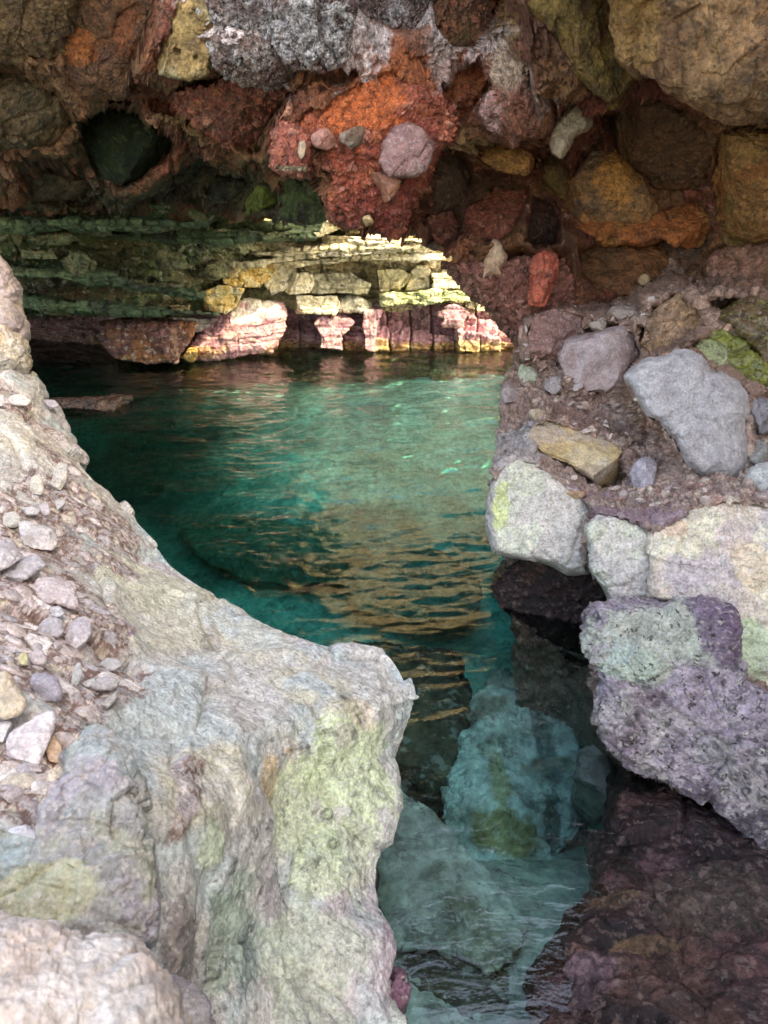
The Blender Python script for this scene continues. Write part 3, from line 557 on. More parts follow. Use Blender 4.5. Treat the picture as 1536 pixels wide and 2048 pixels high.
B('crusted_rock', [(352,-60),(450,-90),(600,-90),(710,-60),(722,10),(700,70),(690,105),(655,134),(610,118),(570,110),(540,90),(500,60),(430,40),(380,15)], 3.55, [(.62, .56, .56), (.5, .46, .45), (.3, .2, .18)], M_crust, 'rock coated in a ragged white salt crust at the top centre', front=.15, wob=.14, amp=.10, fx=crust(8, .05), cat='rock')
B('crusted_rock', [(430,60),(500,60),(560,100),(590,135),(560,160),(500,165),(440,140),(420,100)], 3.65, [(.30, .20, .17), (.2, .12, .1), (.5, .44, .42)], M_crust, 'brown rock flecked with white crust below the salt-coated rock', front=.2, amp=.07, fx=crust(9, .03), cat='rock')
RB('roof_rock', [(342,182),(380,160),(440,140),(520,128),(600,150),(622,190),(585,222),(560,262),(522,302),(470,300),(430,278),(382,258),(345,218)], 3.85, [(.17, .055, .035), (.12, .045, .03), (.2, .08, .05)], M_red, 'maroon lump with holes hanging below the white crust', front=.28, amp=.06, fx=brx(11, .03, RSTONES, (.10, .03, .02), .8), pits=(7, .03, .25), cat='rock')
RB('roof_rock', [(560,60),(640,110),(720,110),(740,150),(690,180),(640,190),(600,196),(570,150)], 3.8, [(.13, .07, .03), (.1, .04, .02)], M_red, 'ochre brown knob above the hanging red mass', front=.2, amp=.06, fx=brx(14, .03, RSTONES, (.09, .04, .02), .8), cat='rock')
B('crusted_rock', [(700,-60),(860,-60),(880,10),(850,60),(800,70),(750,40),(715,20)], 3.7, [(.34, .26, .25), (.2, .12, .1), (.45, .4, .42)], M_crust, 'lilac grey crusted rock right of the white salt crust', front=.1, wob=.12, amp=.06, fx=crust(8, .03), cat='rock')
RB('roof_rock', [(840,-40),(960,-60),(1030,-10),(1010,60),(960,110),(900,100),(860,50)], 3.8, [(.10, .05, .022), (.14, .06, .025), (.08, .06, .02)], M_red, 'dark brown and olive rock at the top edge right of centre', front=.2, amp=.06, fx=brx(12, .03, RSTONES, (.08, .03, .02), .7), cat='rock')
# hanging red mass and the stones in it
B('hanging_rock', [(556,252),(590,215),(640,200),(690,175),(712,150),(790,140),(865,175),(915,225),(915,275),(880,300),(865,350),(835,395),(815,440),(790,478),(745,468),(700,458),(664,440),(648,400),(655,360),(630,330),(600,300),(570,290)], 4.0,
  [(.34, .085, .045), (.26, .06, .04), (.40, .12, .05)], M_red, 'bright red conglomerate mass hanging down over the pool', front=.42, back=.6, amp=.05, fx=brx(13, .035, RSTONES + [(.4, .2, .16)], (.27, .06, .035), .9), pts=[(700, 200, 130, 45, (.45, .11, .03), .85), (600, 270, 60, 50, (.32, .09, .06), .5), (760, 420, 120, 60, (.24, .055, .045), .6)], cat='rock')
B('block', [(545,268),(560,246),(600,248),(628,262),(628,300),(622,352),(585,350),(543,342),(541,310)], 3.78, [(.28, .09, .06), (.22, .07, .05)], M_red, 'squared red block with a pale lower lip left of the hanging mass', front=.16, p=4, sharp=.5, fx=brx(20, .018, RSTONES, (.24, .06, .04), .9), pts=[(585, 340, 50, 8, (.30, .26, .17), .8)], cat='rock')
B('cobble', [(786,258),(812,248),(842,256),(868,292),(862,330),(832,352),(795,358),(770,345),(757,322),(764,285)], 3.62, [(.25, .13, .12), (.20, .10, .10), (.28, .17, .15)], M_stone, 'smooth pink-purple cobble set in the hanging red mass', front=.07, amp=.04, wob=.07, cuts=0, cat='stone')
B('cobble', [(680,268),(706,256),(730,254),(734,276),(722,296),(700,298),(684,284)], 3.6, [(.22, .15, .11), (.3, .24, .2)], M_stone, 'small grey-brown stone with a flat top left of the pink cobble', front=.08, cuts=4, sharp=.6, cat='stone')
B('cobble', [(626,272),(650,258),(668,272),(672,292),(655,300),(632,292)], 3.62, [(.38, .18, .14)], M_stone, 'rounded rosy stone between the squared block and the grey-brown stone', front=.08, cat='stone')
B('cobble', [(598,285),(610,282),(612,300),(604,320),(596,305)], 3.6, [(.36, .25, .16)], M_stone, 'thin buff stone upright on the squared red block', front=.04, cat='stone')
B('cobble', [(735,350),(770,345),(802,360),(795,385),(770,405),(760,380)], 3.72, [(.30, .12, .07), (.24, .09, .06)], M_stone, 'flat rusty stone just below the pink cobble', front=.05, sharp=.5, cuts=3, cat='stone')
B('cobble', [(728,436),(738,432),(744,444),(734,452)], 3.66, [(.5, .34, .16)], M_stone, 'tiny yellow pebble near the bottom tip of the hanging mass', front=.03, cat='stone')
RB('roof_rock', [(860,300),(900,290),(935,310),(950,350),(925,400),(880,430),(840,420),(850,370)], 4.35, [(.09, .05, .03), (.07, .035, .022)], M_brown, 'dark brown rock tucked behind the pink cobble', front=.2, cat='rock')
RB('roof_rock', [(840,430),(900,410),(930,440),(925,480),(890,500),(850,488)], 4.5, [(.14, .045, .03), (.1, .03, .02)], M_red, 'dark red rock at the low point between the two hanging lumps', front=.15, fx=brx(16, .02, RSTONES, (.1, .03, .02), .8), cat='rock')
B('pitted_rock', [(985,112),(1020,100),(1062,104),(1070,140),(1072,180),(1092,215),(1096,250),(1082,276),(1040,290),(985,282),(948,262),(940,238),(955,205),(990,180),(975,140)], 3.8, [(.22, .08, .045), (.26, .12, .09), (.18, .07, .04)], M_red, 'brownish pink nodule with pits and a crusty pale top', front=.16, wob=.1, amp=.10, pits=(13, .03, .4), fx=brx(18, .015, RSTONES, (.18, .09, .06), .6), pts=[(975, 235, 40, 40, (.38, .22, .2), .8), (1030, 125, 45, 35, (.34, .25, .18), .8)], cat='rock')
RB('roof_rock', [(900,120),(960,110),(985,170),(960,210),(930,250),(890,240),(880,170)], 3.95, [(.30, .10, .045), (.2, .07, .04)], M_red, 'orange-red rubbly rock left of the pitted nodule', front=.15, fx=brx(20, .025, RSTONES, (.28, .08, .03), .9), cat='rock')
B('roof_rock', [(950,292),(985,280),(1055,300),(1066,325),(1055,350),(1010,345),(960,322)], 4.35, [(.32, .15, .045), (.22, .10, .03)], M_brown, 'elongated orange stone under the pitted nodule', front=.12, cat='stone')
RB('roof_rock', [(1066,300),(1110,290),(1150,330),(1150,400),(1115,400),(1085,360)], 4.35, [(.16, .10, .03), (.12, .07, .025)], M_brown, 'olive brown rock left of the wedge under the upright cobble', front=.15, cat='rock')
B('upright_stone', [(1138,192),(1162,200),(1180,228),(1176,256),(1150,272),(1132,300),(1118,318),(1104,302),(1102,262),(1115,218)], 4.0, [(.30, .22, .14), (.34, .27, .2)], M_stone, 'tall pale tan stone standing upright in the roof', front=.14, cat='stone')
RB('roof_rock', [(1195,258),(1212,250),(1225,300),(1280,350),(1312,400),(1318,455),(1270,475),(1190,472),(1150,455),(1132,410),(1135,350),(1150,305)], 4.05, [(.25, .13, .055), (.34, .15, .045), (.18, .10, .055)], M_brown, 'tan and orange wedge of rock below the upright stone', front=.3, amp=.045, pts=[(1180, 310, 24, 60, (.33, .24, .17), .8), (1240, 350, 40, 40, (.42, .18, .04), .7)], cat='rock')
B('boulder', [(1036,-10),(1080,-70),(1300,-80),(1300,60),(1262,170),(1225,210),(1180,175),(1140,128),(1100,70),(1060,30)], 3.55, [(.15, .09, .02), (.12, .06, .02), (.08, .05, .015)], M_brown, 'dark olive slab slanting down at the top right', front=.25)
B('boulder', [(1228,-90),(1420,-140),(1700,-120),(1720,230),(1560,245),(1490,238),(1430,226),(1350,185),(1290,155),(1248,118),(1224,50)], 3.0, [(.18, .095, .04), (.14, .065, .028), (.22, .115, .05), (.10, .05, .02)], M_brown, 'huge rounded brown boulder filling the top right corner', front=.5, back=.7, amp=.05, pts=[(1270, 60, 50, 80, (.26, .14, .045), .7)])
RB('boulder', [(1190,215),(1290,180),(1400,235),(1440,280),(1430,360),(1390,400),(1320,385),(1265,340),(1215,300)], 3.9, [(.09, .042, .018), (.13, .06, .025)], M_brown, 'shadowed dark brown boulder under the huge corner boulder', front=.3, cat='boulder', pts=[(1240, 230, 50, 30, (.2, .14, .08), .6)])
RB('boulder', [(1424,270),(1470,236),(1620,225),(1700,330),(1660,500),(1540,508),(1465,490),(1430,440),(1420,350)], 3.4, [(.25, .12, .04), (.18, .11, .032), (.28, .11, .035)], M_brown, 'brown boulder with yellowish holes at the right edge below the corner boulder', front=.35, pits=(9, .03, .12), pts=[(1490, 290, 30, 35, (.36, .2, .07), .7)])
RB('roof_rock', [(1128,412),(1160,440),(1250,462),(1330,420),(1400,400),(1430,440),(1425,500),(1395,512),(1340,475),(1260,492),(1180,484),(1140,465)], 3.95, [(.30, .09, .025), (.22, .07, .025), (.34, .15, .045)], M_brown, 'rusty orange rock with small holes spanning under the wedge', front=.22, pits=(8, .03, .15), cat='rock')
RB('roof_rock', [(915,440),(930,405),(960,392),(985,372),(1062,366),(1070,392),(1050,430),(1035,470),(1010,495),(960,500),(925,480)], 4.2, [(.24, .07, .04), (.17, .045, .03), (.3, .11, .06)], M_red, 'crumbly layered red lump hanging right of the hanging mass', front=.25, fx=brx(19, .03, RSTONES, (.20, .05, .03), .9), cat='rock')
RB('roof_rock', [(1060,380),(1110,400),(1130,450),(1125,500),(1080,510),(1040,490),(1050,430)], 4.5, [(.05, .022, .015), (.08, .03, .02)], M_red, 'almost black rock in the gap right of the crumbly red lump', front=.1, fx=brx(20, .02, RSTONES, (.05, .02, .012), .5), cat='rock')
RB('boulder', [(1140,492),(1190,478),(1290,480),(1348,500),(1372,545),(1340,590),(1270,600),(1190,590),(1148,550)], 4.25, [(.22, .085, .03), (.17, .065, .025), (.12, .055, .022)], M_brown, 'long brown boulder in shadow above the grey dome boulder', front=.28, pits=(9, .02, .1), cat='boulder')
RB('boulder', [(1408,510),(1440,488),(1540,482),(1660,500),(1660,610),(1530,612),(1440,590),(1404,552)], 3.75, [(.25, .12, .08), (.17, .08, .05), (.15, .075, .035)], M_brown, 'pinkish brown boulder at the right edge above the mossy rocks', front=.25, pts=[(1430, 520, 30, 40, (.36, .17, .12), .7)])
# pillar joining the roof to the right bank
B('rock_pillar', [(878,500),(905,498),(980,490),(1080,480),(1150,500),(1160,580),(1150,660),(1130,720),(1060,745),(1042,715),(1030,690),(1004,660),(985,625),(950,595),(918,560),(892,530)], 4.7, [(.17, .055, .04), (.12, .045, .035), (.22, .09, .06)], M_red, 'leaning maroon conglomerate pillar between the pool and the right bank', front=.35, back=.6, amp=.05, fx=brx(15, .03, [(.25, .1, .07), (.3, .15, .11), (.18, .07, .05)], (.13, .045, .03), .9), cat='rock')
B('stone', [(968,520),(985,478),(1002,484),(1014,515),(1000,545),(1012,560),(985,552),(960,558)], 4.35, [(.34, .20, .12), (.42, .28, .18)], M_stone, 'tan pointed stone near the top of the maroon pillar', front=.08, sharp=.5, cuts=3, cat='stone')
B('block', [(1068,515),(1090,500),(1118,498),(1112,545),(1098,590),(1085,625),(1058,622),(1060,565)], 4.3, [(.36, .08, .045), (.28, .06, .04)], M_brown, 'upright brick-red block wedged in the pillar', front=.15, sharp=.5, cuts=3, cat='rock')
B('stone', [(1038,655),(1046,648),(1054,658),(1054,690),(1046,694),(1040,688)], 4.35, [(.42, .22, .17)], M_stone, 'small rosy finger-shaped stone at the foot of the pillar', front=.05, cat='stone')
finish_roof(); REG.clear()
# ---------------------------------------------------------------- right bank boulders
U = (-.1, -.75, .65)
B('boulder', [(1118,720),(1125,690),(1150,662),(1210,640),(1258,648),(1278,680),(1280,715),(1266,760),(1230,788),(1175,785),(1135,760)], 4.0, [(.34, .235, .21), (.38, .29, .28), (.26, .17, .15)], M_stone, 'rounded purple-grey dome boulder in the upper right bank', n=U, front=.3, amp=.03)
B('boulder', [(1052,655),(1075,630),(1130,618),(1172,632),(1160,665),(1130,700),(1122,735),(1085,728),(1050,705)], 4.3, [(.30, .15, .12), (.36, .20, .17)], M_mix, 'reddish brown lump left of the purple-grey dome boulder', n=U, front=.18, cat='rock', fx=brx(18, .02, STONES[:2] + RSTONES[:1], (.26, .14, .11), .5))
B('boulder', [(1270,652),(1300,606),(1322,596),(1345,578),(1385,592),(1410,628),(1418,655),(1395,672),(1365,702),(1345,712),(1300,712),(1278,690)], 3.85, [(.30, .17, .09), (.36, .22, .13), (.24, .14, .09)], M_brown, 'angular brown boulder split by a crack, above the big grey one', n=U, front=.28, sharp=.5, cuts=5, pts=[(1390, 600, 24, 20, (.42, .3, .16), .7)])
B('boulder', [(1362,692),(1392,668),(1425,648),(1450,650),(1485,675),(1520,705),(1545,745),(1536,778),(1495,784),(1455,760),(1415,735)], 3.55, [(.22, .22, .03), (.30, .30, .06), (.12, .12, .03)], M_moss, 'wet mossy yellow-green boulder behind the big grey one', n=U, front=.2, sharp=.3, cuts=4)
B('boulder', [(1388,690),(1420,676),(1450,690),(1455,715),(1448,745),(1425,742),(1405,725)], 3.42, [(.42, .45, .22), (.36, .40, .2)], M_moss, 'pale glossy green stone leaning on the mossy boulder', n=U, front=.12, sharp=.5, cuts=5, cat='stone')
B('boulder', [(1396,598),(1440,585),(1540,600),(1680,610),(1680,800),(1560,760),(1500,680),(1440,640)], 3.6, [(.15, .09, .03), (.10, .08, .02), (.2, .11, .05)], M_moss, 'brown boulder streaked with moss at the right edge', n=U, front=.25)
B('boulder', [(1250,752),(1268,732),(1292,716),(1335,710),(1352,698),(1380,698),(1402,712),(1420,738),(1448,745),(1478,764),(1498,795),(1494,850),(1496,905),(1490,952),(1465,966),(1440,958),(1405,955),(1372,930),(1350,885),(1318,845),(1292,832),(1268,790)], 3.2, [(.32, .29, .285), (.36, .33, .325), (.28, .25, .25)], M_stone, 'big smooth light grey boulder, widest at the top, on the right bank', n=(-.05, -.85, .5), front=.22, back=.3, amp=.04, sharp=.5, p=4, cuts=0, wob=.03, fac=.5)
B('boulder', [(1055,872),(1068,850),(1095,838),(1140,850),(1200,872),(1246,902),(1256,940),(1240,968),(1205,975),(1165,950),(1120,925),(1075,905)], 3.45, [(.42, .29, .14), (.46, .35, .20), (.36, .27, .19)], M_stone, 'long yellow-ochre boulder embedded in the right bank', n=U, front=.18, amp=.03, pts=[(1215, 945, 40, 30, (.45, .37, .28), .7)])
# blocks above the cavity
B('block', [(1002,938),(1030,915),(1070,925),(1115,960),(1150,985),(1176,1010),(1184,1050),(1180,1090),(1178,1148),(1135,1150),(1100,1130),(1045,1118),(988,1102),(976,1060),(974,1005),(982,965)], ('z', .45), [(.39, .345, .30), (.43, .355, .32), (.37, .355, .27)], M_pale, 'pale rock block with a lime-yellow end at the water edge', n=(-.25, -.8, .55), front=.2, back=.5, p=7, amp=.04, sharp=.8, cuts=0, wob=.02, pts=[(1000, 1010, 24, 55, (.42, .45, .19), .85), (1040, 1080, 60, 40, (.48, .48, .36), .7)], cat='rock')
B('block', [(1170,1050),(1196,1026),(1250,1034),(1312,1052),(1316,1110),(1312,1160),(1312,1200),(1262,1214),(1218,1202),(1196,1165),(1174,1135)], ('z', .43), [(.37, .335, .30), (.41, .35, .32), (.36, .35, .27)], M_pale, 'grey middle block between two cracks above the dark cavity', n=(-.15, -.85, .5), front=.19, back=.4, p=7, sharp=.8, cuts=0, wob=.02, amp=.04, cat='rock')
B('slab', [(1306,1062),(1345,1032),(1400,1008),(1445,1002),(1540,1008),(1680,1030),(1700,1250),(1680,1420),(1540,1402),(1482,1372),(1462,1310),(1458,1245),(1432,1208),(1370,1202),(1300,1192),(1298,1120)], ('z', .42), [(.45, .36, .285), (.41, .35, .31), (.47, .41, .30), (.38, .315, .30)], M_pale, 'broad cream and pink slab stepping down at the right edge', n=(-.1, -.75, .65), front=.16, back=.3, p=7, sharp=.5, cuts=0, wob=.02, amp=.03, pts=[(1470, 1080, 40, 40, (.40, .29, .28), .7), (1350, 1055, 30, 16, (.5, .33, .22), .7), (1510, 1130, 50, 50, (.56, .42, .26), .6), (1500, 1300, 60, 60, (.38, .44, .28), .9)], cat='rock',
  fx=lambda P, d, c, o: (d + .012 * layered(P, 22, 2, (.1, 0, 1), .06), c))
def lower(P, d, c, off):
    lay = layered(P, 20, 6, (.35, -.1, 1), .08); ridge = fbm(warp(P, 6, .04, 3) * np.array([1, 1, 2.5]), 16, 4, 8, ridge=True)
    F1, F2, ID = worley(P, 26, 5); g = H1[ID & 4095]; dk = sst(-.08, .12, fbm(P, 9, 3, 61)) * np.maximum((g[:, 0] < .6) * sst(.46, .26, F1), sst(.12, .3, fbm(P, 30, 4, 62)))
    px, py, _ = proj(P); ring = (g[:, 0] > .82) * sst(.34, .28, F1) * sst(.14, .2, F1); dk = np.maximum(dk * .62, ring * .7)
    wh = (g[:, 1] > .93) * sst(.3, .22, F1)
    c = c * (1 - dk)[:, None] + np.array((.02, .018, .018)) * dk[:, None]; c = c * (1 - wh * .8)[:, None] + np.array((.6, .56, .5)) * (wh * .8)[:, None]
    wet = sst(1420, 1560, py - (px - 1230) * .45 + 60 * fbm(P, 5, 3, 4)) 
    return d + .045 * lay + .022 * ridge + .006 * ring - .004 * dk, c
B('rock_shelf', [(1188,1245),(1205,1222),(1240,1212),(1320,1216),(1405,1214),(1450,1238),(1462,1310),(1482,1370),(1545,1400),(1720,1440),(1720,1840),(1536,1700),(1470,1640),(1420,1592),(1340,1550),(1275,1532),(1232,1486),(1214,1440),(1213,1390),(1220,1335),(1190,1290)], ('z', .24), [(.37, .30, .35), (.44, .37, .42), (.28, .21, .24), (.44, .38, .38)], M_purple, 'purple shelf at the waterline with pale green top and black lichen dots', n=(-.2, -.72, .66), front=.13, back=.3, p=6, sharp=.6, cuts=0, wob=.02, amp=.03, fx=lower, cat='rock', px_step=2.0,
  pts=[(1300, 1275, 150, 75, (.45, .46, .38), .9), (1260, 1330, 60, 40, (.44, .50, .40), .9), (1380, 1300, 60, 40, (.40, .42, .34), .6), (1245, 1300, 40, 30, (.42, .5, .48), .5), (1430, 1250, 30, 60, (.17, .10, .17), .8), (1300, 1212, 110, 8, (.22, .13, .2), .7), (1420, 1590, 140, 30, (.10, .07, .09), .7), (1520, 1660, 60, 40, (.07, .05, .07), .8), (1450, 1500, 60, 30, (.42, .40, .38), .45)])
B('ledge', [(1302,1192),(1370,1202),(1430,1208),(1456,1240),(1440,1262),(1380,1240),(1300,1226),(1215,1222),(1220,1206),(1262,1214)], ('z', .33), [(.26, .17, .24), (.36, .33, .3)], M_purple, 'thin purple bed squeezed between the slabs', n=(-.15, -.85, .5), front=.02, back=.3, p=4, sharp=.5, cat='rock')
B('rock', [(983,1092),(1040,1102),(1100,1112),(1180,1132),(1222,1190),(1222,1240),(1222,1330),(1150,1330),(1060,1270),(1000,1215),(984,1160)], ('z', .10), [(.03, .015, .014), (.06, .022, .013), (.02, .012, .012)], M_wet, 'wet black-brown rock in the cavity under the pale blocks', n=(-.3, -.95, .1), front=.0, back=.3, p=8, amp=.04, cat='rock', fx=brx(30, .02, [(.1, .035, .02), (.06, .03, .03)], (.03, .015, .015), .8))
REG[:] = [(O, n, P0, f * (1.9 if (f in (.2, .19, .16) and O[:, 1].mean() > 1000) else 1), d0) for O, n, P0, f, d0 in REG]
finish_bank(); REG.clear()
for (x, y, w, h, c, lb) in [(1520, 830, 40, 40, (.18, .16, .17), 'dark grey stone right of the big grey boulder'), (1530, 960, 38, 34, (.38, .37, .34), 'pale grey stone at the right edge beside the foot of the big grey boulder'), (1515, 905, 24, 30, (.24, .22, .2), 'brown-grey stone wedged against the right side of the big grey boulder'),
        (1055, 752, 24, 26, (.36, .36, .25), 'greenish pebble-covered knob at the water edge of the right bank'), (1020, 790, 18, 30, (.32, .24, .22), 'small reddish stone on the water edge under the greenish knob'), (1190, 880, 20, 12, (.4, .37, .34), 'small grey stone right above the yellow-ochre boulder'), (1150, 990, 26, 10, (.45, .28, .16), 'flat orange stone below the yellow-ochre boulder'),
        (1290, 640, 30, 18, (.3, .2, .15), 'brown stone left of the split boulder'), (1245, 625, 36, 16, (.3, .22, .18), 'flat brown-grey stone above the dome boulder'), (1200, 650, 22, 14, (.33, .25, .2), 'small rounded brown stone on top of the dome boulder'), (1288, 560, 14, 12, (.45, .3, .16), 'little yellow pebble under the long brown boulder'), (1110, 770, 26, 18, (.3, .24, .22), 'dull stone in the rubble left of the dome boulder'), (1075, 830, 20, 14, (.36, .28, .2), 'tan stone above the tip of the yellow-ochre boulder'), (1290, 950, 30, 40, (.33, .29, .31), 'lilac grey lump between the yellow-ochre and big grey boulders')]:
    j = [(x + w * math.cos(t) * rnd.uniform(.85, 1.1), y + h * math.sin(t) * rnd.uniform(.85, 1.1)) for t in [k * math.pi / 4 for k in range(8)]]
    mm = (np.abs(rpx - x) < 8) & (np.abs(rpy - y) < 8); dd = rpd[mm].min() if mm.any() else 3.6
    B('stone', j, dd + .03, [c, tuple(v * .8 for v in c)], M_stone, lb, n=U, front=.03 + w / 800, back=.15, cuts=5, sharp=.6, wob=.1, cat='stone')
# the submerged dark slab in the lower right corner
B('submerged_rock', [(1245,1525),(1222,1600),(1205,1650),(1185,1700),(1170,1760),(1140,1840),(1118,1890),(1075,1940),(1050,1985),(1032,2060),(1000,2160),(1100,2400),(1500,2500),(1900,2300),(1900,1750),(1500,1600),(1340,1540)], ('z', -.05), [(.06, .026, .026), (.035, .016, .018), (.11, .05, .04), (.02, .01, .012)], M_wet, 'dark purple-brown rock lying just under the water in the lower right corner', n=(-.1, .05, 1), front=.14, back=.7, p=2.2, amp=.042, sharp=.3, s=2.2, cs=3.0,
  pts=[(1230, 1800, 90, 20, (.17, .10, .05), .7), (1180, 1760, 40, 20, (.14, .07, .03), .6), (1150, 1960, 90, 50, (.20, .12, .14), .85), (1290, 1880, 120, 20, (.24, .14, .07), .7), (1420, 1800, 110, 80, (.10, .07, .05), .6), (1480, 1900, 60, 60, (.13, .05, .05), .5), (1330, 1720, 60, 30, (.16, .08, .09), .5)], cat='rock')
# ---------------------------------------------------------------- left bank boulders
B('boulder', [(-160,520),(-60,470),(-10,510),(18,545),(38,580),(50,620),(52,665),(44,700),(0,740),(-160,760)], ('d', 3.9), [(.42, .34, .33), (.36, .30, .31), (.46, .38, .30)], M_stone, 'smooth pinkish grey boulder at the left edge above the water', n=(.2, -.95, .2), front=.3, back=.4)
B('boulder', [(-120,650),(-20,640),(10,655),(40,675),(58,700),(62,720),(52,745),(20,762),(-120,775)], ('d', 3.65), [(.44, .40, .32), (.48, .36, .22), (.4, .38, .36)], M_pale, 'lumpy tan and cream boulder below the smooth pinkish one', n=(.2, -.95, .3), front=.2, back=.3, fx=brx(20, .015, [(.5, .42, .32), (.44, .36, .26)], (.3, .22, .14), .5))
B('boulder', [(-260,1600),(-60,1700),(0,1712),(60,1705),(118,1680),(128,1610),(138,1540),(160,1480),(205,1448),(248,1475),(280,1570),(300,1720),(312,1830),(300,1880),(200,1900),(60,1880),(-260,1850)], ('z', .93), [(.40, .39, .37), (.36, .42, .41), (.42, .38, .40), (.42, .42, .33)], M_near, 'bluish grey rounded rock above the pink foreground rock', n=(.1, -.35, .93), front=.06, back=.3, p=2.4, pts=[(80, 1780, 110, 50, (.52, .52, .34), .8), (190, 1530, 50, 60, (.40, .48, .46), .6)], cat='rock')
B('boulder', [(-400,1800),(-100,1815),(0,1830),(90,1850),(200,1870),(290,1890),(330,1960),(370,2040),(420,2120),(440,2300),(200,2500),(-400,2500)], ('z', 1.05), [(.66, .54, .47), (.62, .48, .42), (.70, .62, .56)], M_near, 'pale pink and cream granular rock nearest the camera at lower left', n=(.15, -.3, .95), front=.05, back=.5, p=2.6, cat='rock')
B('rock', [(340,1960),(390,1980),(430,2030),(440,2100),(400,2140),(350,2080),(325,2010)], ('z', .62), [(.36, .33, .34), (.3, .28, .3)], M_near, 'small grey knob beside the nearest pink rock at the bottom edge', n=(.1, -.5, .9), front=.05, cat='rock')
B('rock', [(752,1960),(775,1935),(812,1945),(815,1985),(800,2040),(770,2040)], ('z', .03), [(.26, .13, .18), (.3, .18, .2)], M_purple, 'purple stub of rock at the water beside the ledge foot', n=(.2, -.7, .7), front=.05, back=.3, sharp=.4, cat='rock')
B('rock', [(745,2010),(780,1995),(812,2030),(815,2100),(740,2120)], ('z', .08), [(.4, .41, .36)], M_pale, 'small grey-green rock at the bottom edge below the purple stub', n=(.2, -.7, .7), front=.05, back=.3, cat='rock')
big = [  # x y rx ry angle colour label
 ([(5,1500),(20,1460),(60,1432),(105,1425),(110,1450),(85,1520),(55,1555),(25,1550)], (.74, .66, .66), 'large white pink-tinged wedge stone in brown mud at far left'),
 ([(-30,1680),(50,1652),(105,1690),(60,1705),(-30,1710)], (.76, .72, .74), 'bright white flat stone at the left edge above the grey rounded rock'),
 ([(-30,1380),(10,1340),(52,1400),(40,1430),(0,1440),(-30,1430)], (.56, .46, .34), 'cream and brown stone at the left edge above the white wedge'),
 ([(-20,1450),(20,1442),(25,1460),(0,1492),(-20,1490)], (.60, .58, .58), 'small pale stone at the left edge beside the white wedge'),
 ([(90,1490),(110,1470),(128,1485),(118,1525),(95,1520)], (.52, .36, .24), 'small orange-tan stone right of the white wedge'),
 ([(35,1050),(45,1040),(95,1052),(115,1075),(108,1098),(70,1098),(32,1080)], (.52, .48, .46), 'rounded pale grey stone high on the left bank'),
 ([(-40,1090),(10,1080),(45,1110),(20,1135),(-40,1150)], (.44, .40, .40), 'flat lilac-grey slab stone at the left edge'),
 ([(0,1150),(30,1118),(75,1110),(95,1130),(60,1155),(20,1175)], (.42, .39, .40), 'grey slab stone below the rounded pale grey one'),
 ([(65,1190),(75,1155),(110,1155),(150,1165),(170,1200),(160,1220),(110,1210),(70,1215)], (.50, .42, .41), 'pinkish squared stone in the middle of the rubble'),
 ([(130,1270),(145,1240),(172,1232),(185,1260),(165,1300),(135,1298)], (.48, .43, .44), 'pale lilac stone below the pinkish squared one'),
 ([(75,1250),(85,1232),(120,1238),(128,1265),(110,1278),(80,1270)], (.40, .37, .38), 'banded grey stone left of the pale lilac one'),
 ([(55,1310),(80,1295),(95,1318),(88,1330),(60,1328)], (.44, .37, .36), 'small pinkish stone in the mud left of the banded stone'),
 ([(38,1305),(56,1310),(55,1330),(38,1326)], (.50, .45, .25), 'small yellow stone touching the pinkish one'),
 ([(60,1370),(70,1345),(105,1350),(125,1375),(122,1402),(85,1400)], (.33, .30, .33), 'dark lilac-grey stone above the white wedge'),
 ([(195,1325),(210,1315),(240,1320),(248,1338),(215,1342)], (.44, .42, .40), 'oval grey stone at the upper right of the rubble'),
 ([(142,1375),(148,1335),(160,1325),(165,1345),(150,1382)], (.40, .40, .38), 'thin upright grey sliver in the rusty mud'),
 ([(165,1365),(200,1352),(198,1362),(175,1375)], (.46, .45, .42), 'thin slanting grey sliver in the rusty mud'),
 ([(202,1410),(235,1380),(242,1385),(212,1422)], (.40, .37, .33), 'long brown-grey sliver at the right rim of the rusty mud'),
 ([(100,970),(115,928),(135,930),(132,962),(125,980),(108,982)], (.50, .46, .40), 'cream squared stone in red mud near the upper left'),
 ([(60,955),(80,945),(88,975),(82,990),(62,985)], (.50, .46, .38), 'cream stone left of the squared one in red mud'),
 ([(40,1018),(60,1012),(80,1018),(75,1030),(50,1030)], (.44, .41, .39), 'flat stone above the rounded pale grey one'),
 ([(78,1010),(95,1005),(100,1025),(85,1030)], (.48, .42, .42), 'little lilac stone beside the flat one'),
 ([(110,1000),(130,998),(132,1015),(115,1020)], (.46, .43, .40), 'little grey stone nearest the smooth flank'),
 ([(5,1030),(25,1020),(42,1035),(35,1055),(8,1052)], (.44, .42, .37), 'greenish grey stone at the left edge above the slab'),
 ([(100,1215),(118,1212),(130,1225),(118,1235),(102,1230)], (.46, .44, .44), 'small rounded stone between pinkish and banded stones'),
 ([(88,800),(110,800),(118,812),(100,818)], (.42, .38, .40), 'little purple-grey stone on the crest of the ledge'),
 ([(15,795),(40,788),(62,800),(55,812),(25,810)], (.60, .54, .48), 'pale oval stone in the red band near the crest'),
 ([(-20,795),(5,790),(10,808),(-10,814)], (.58, .54, .52), 'white stone at the left edge in the red band'),
 ([(70,1640),(110,1620),(130,1650),(120,1680),(100,1685)], (.42, .36, .25), 'olive-brown stone touching the bright white flat stone'),
 ([(170,1365),(215,1352),(240,1362),(225,1380),(190,1382)], (.40, .37, .36), 'brownish stone at the right side of the rubble')]
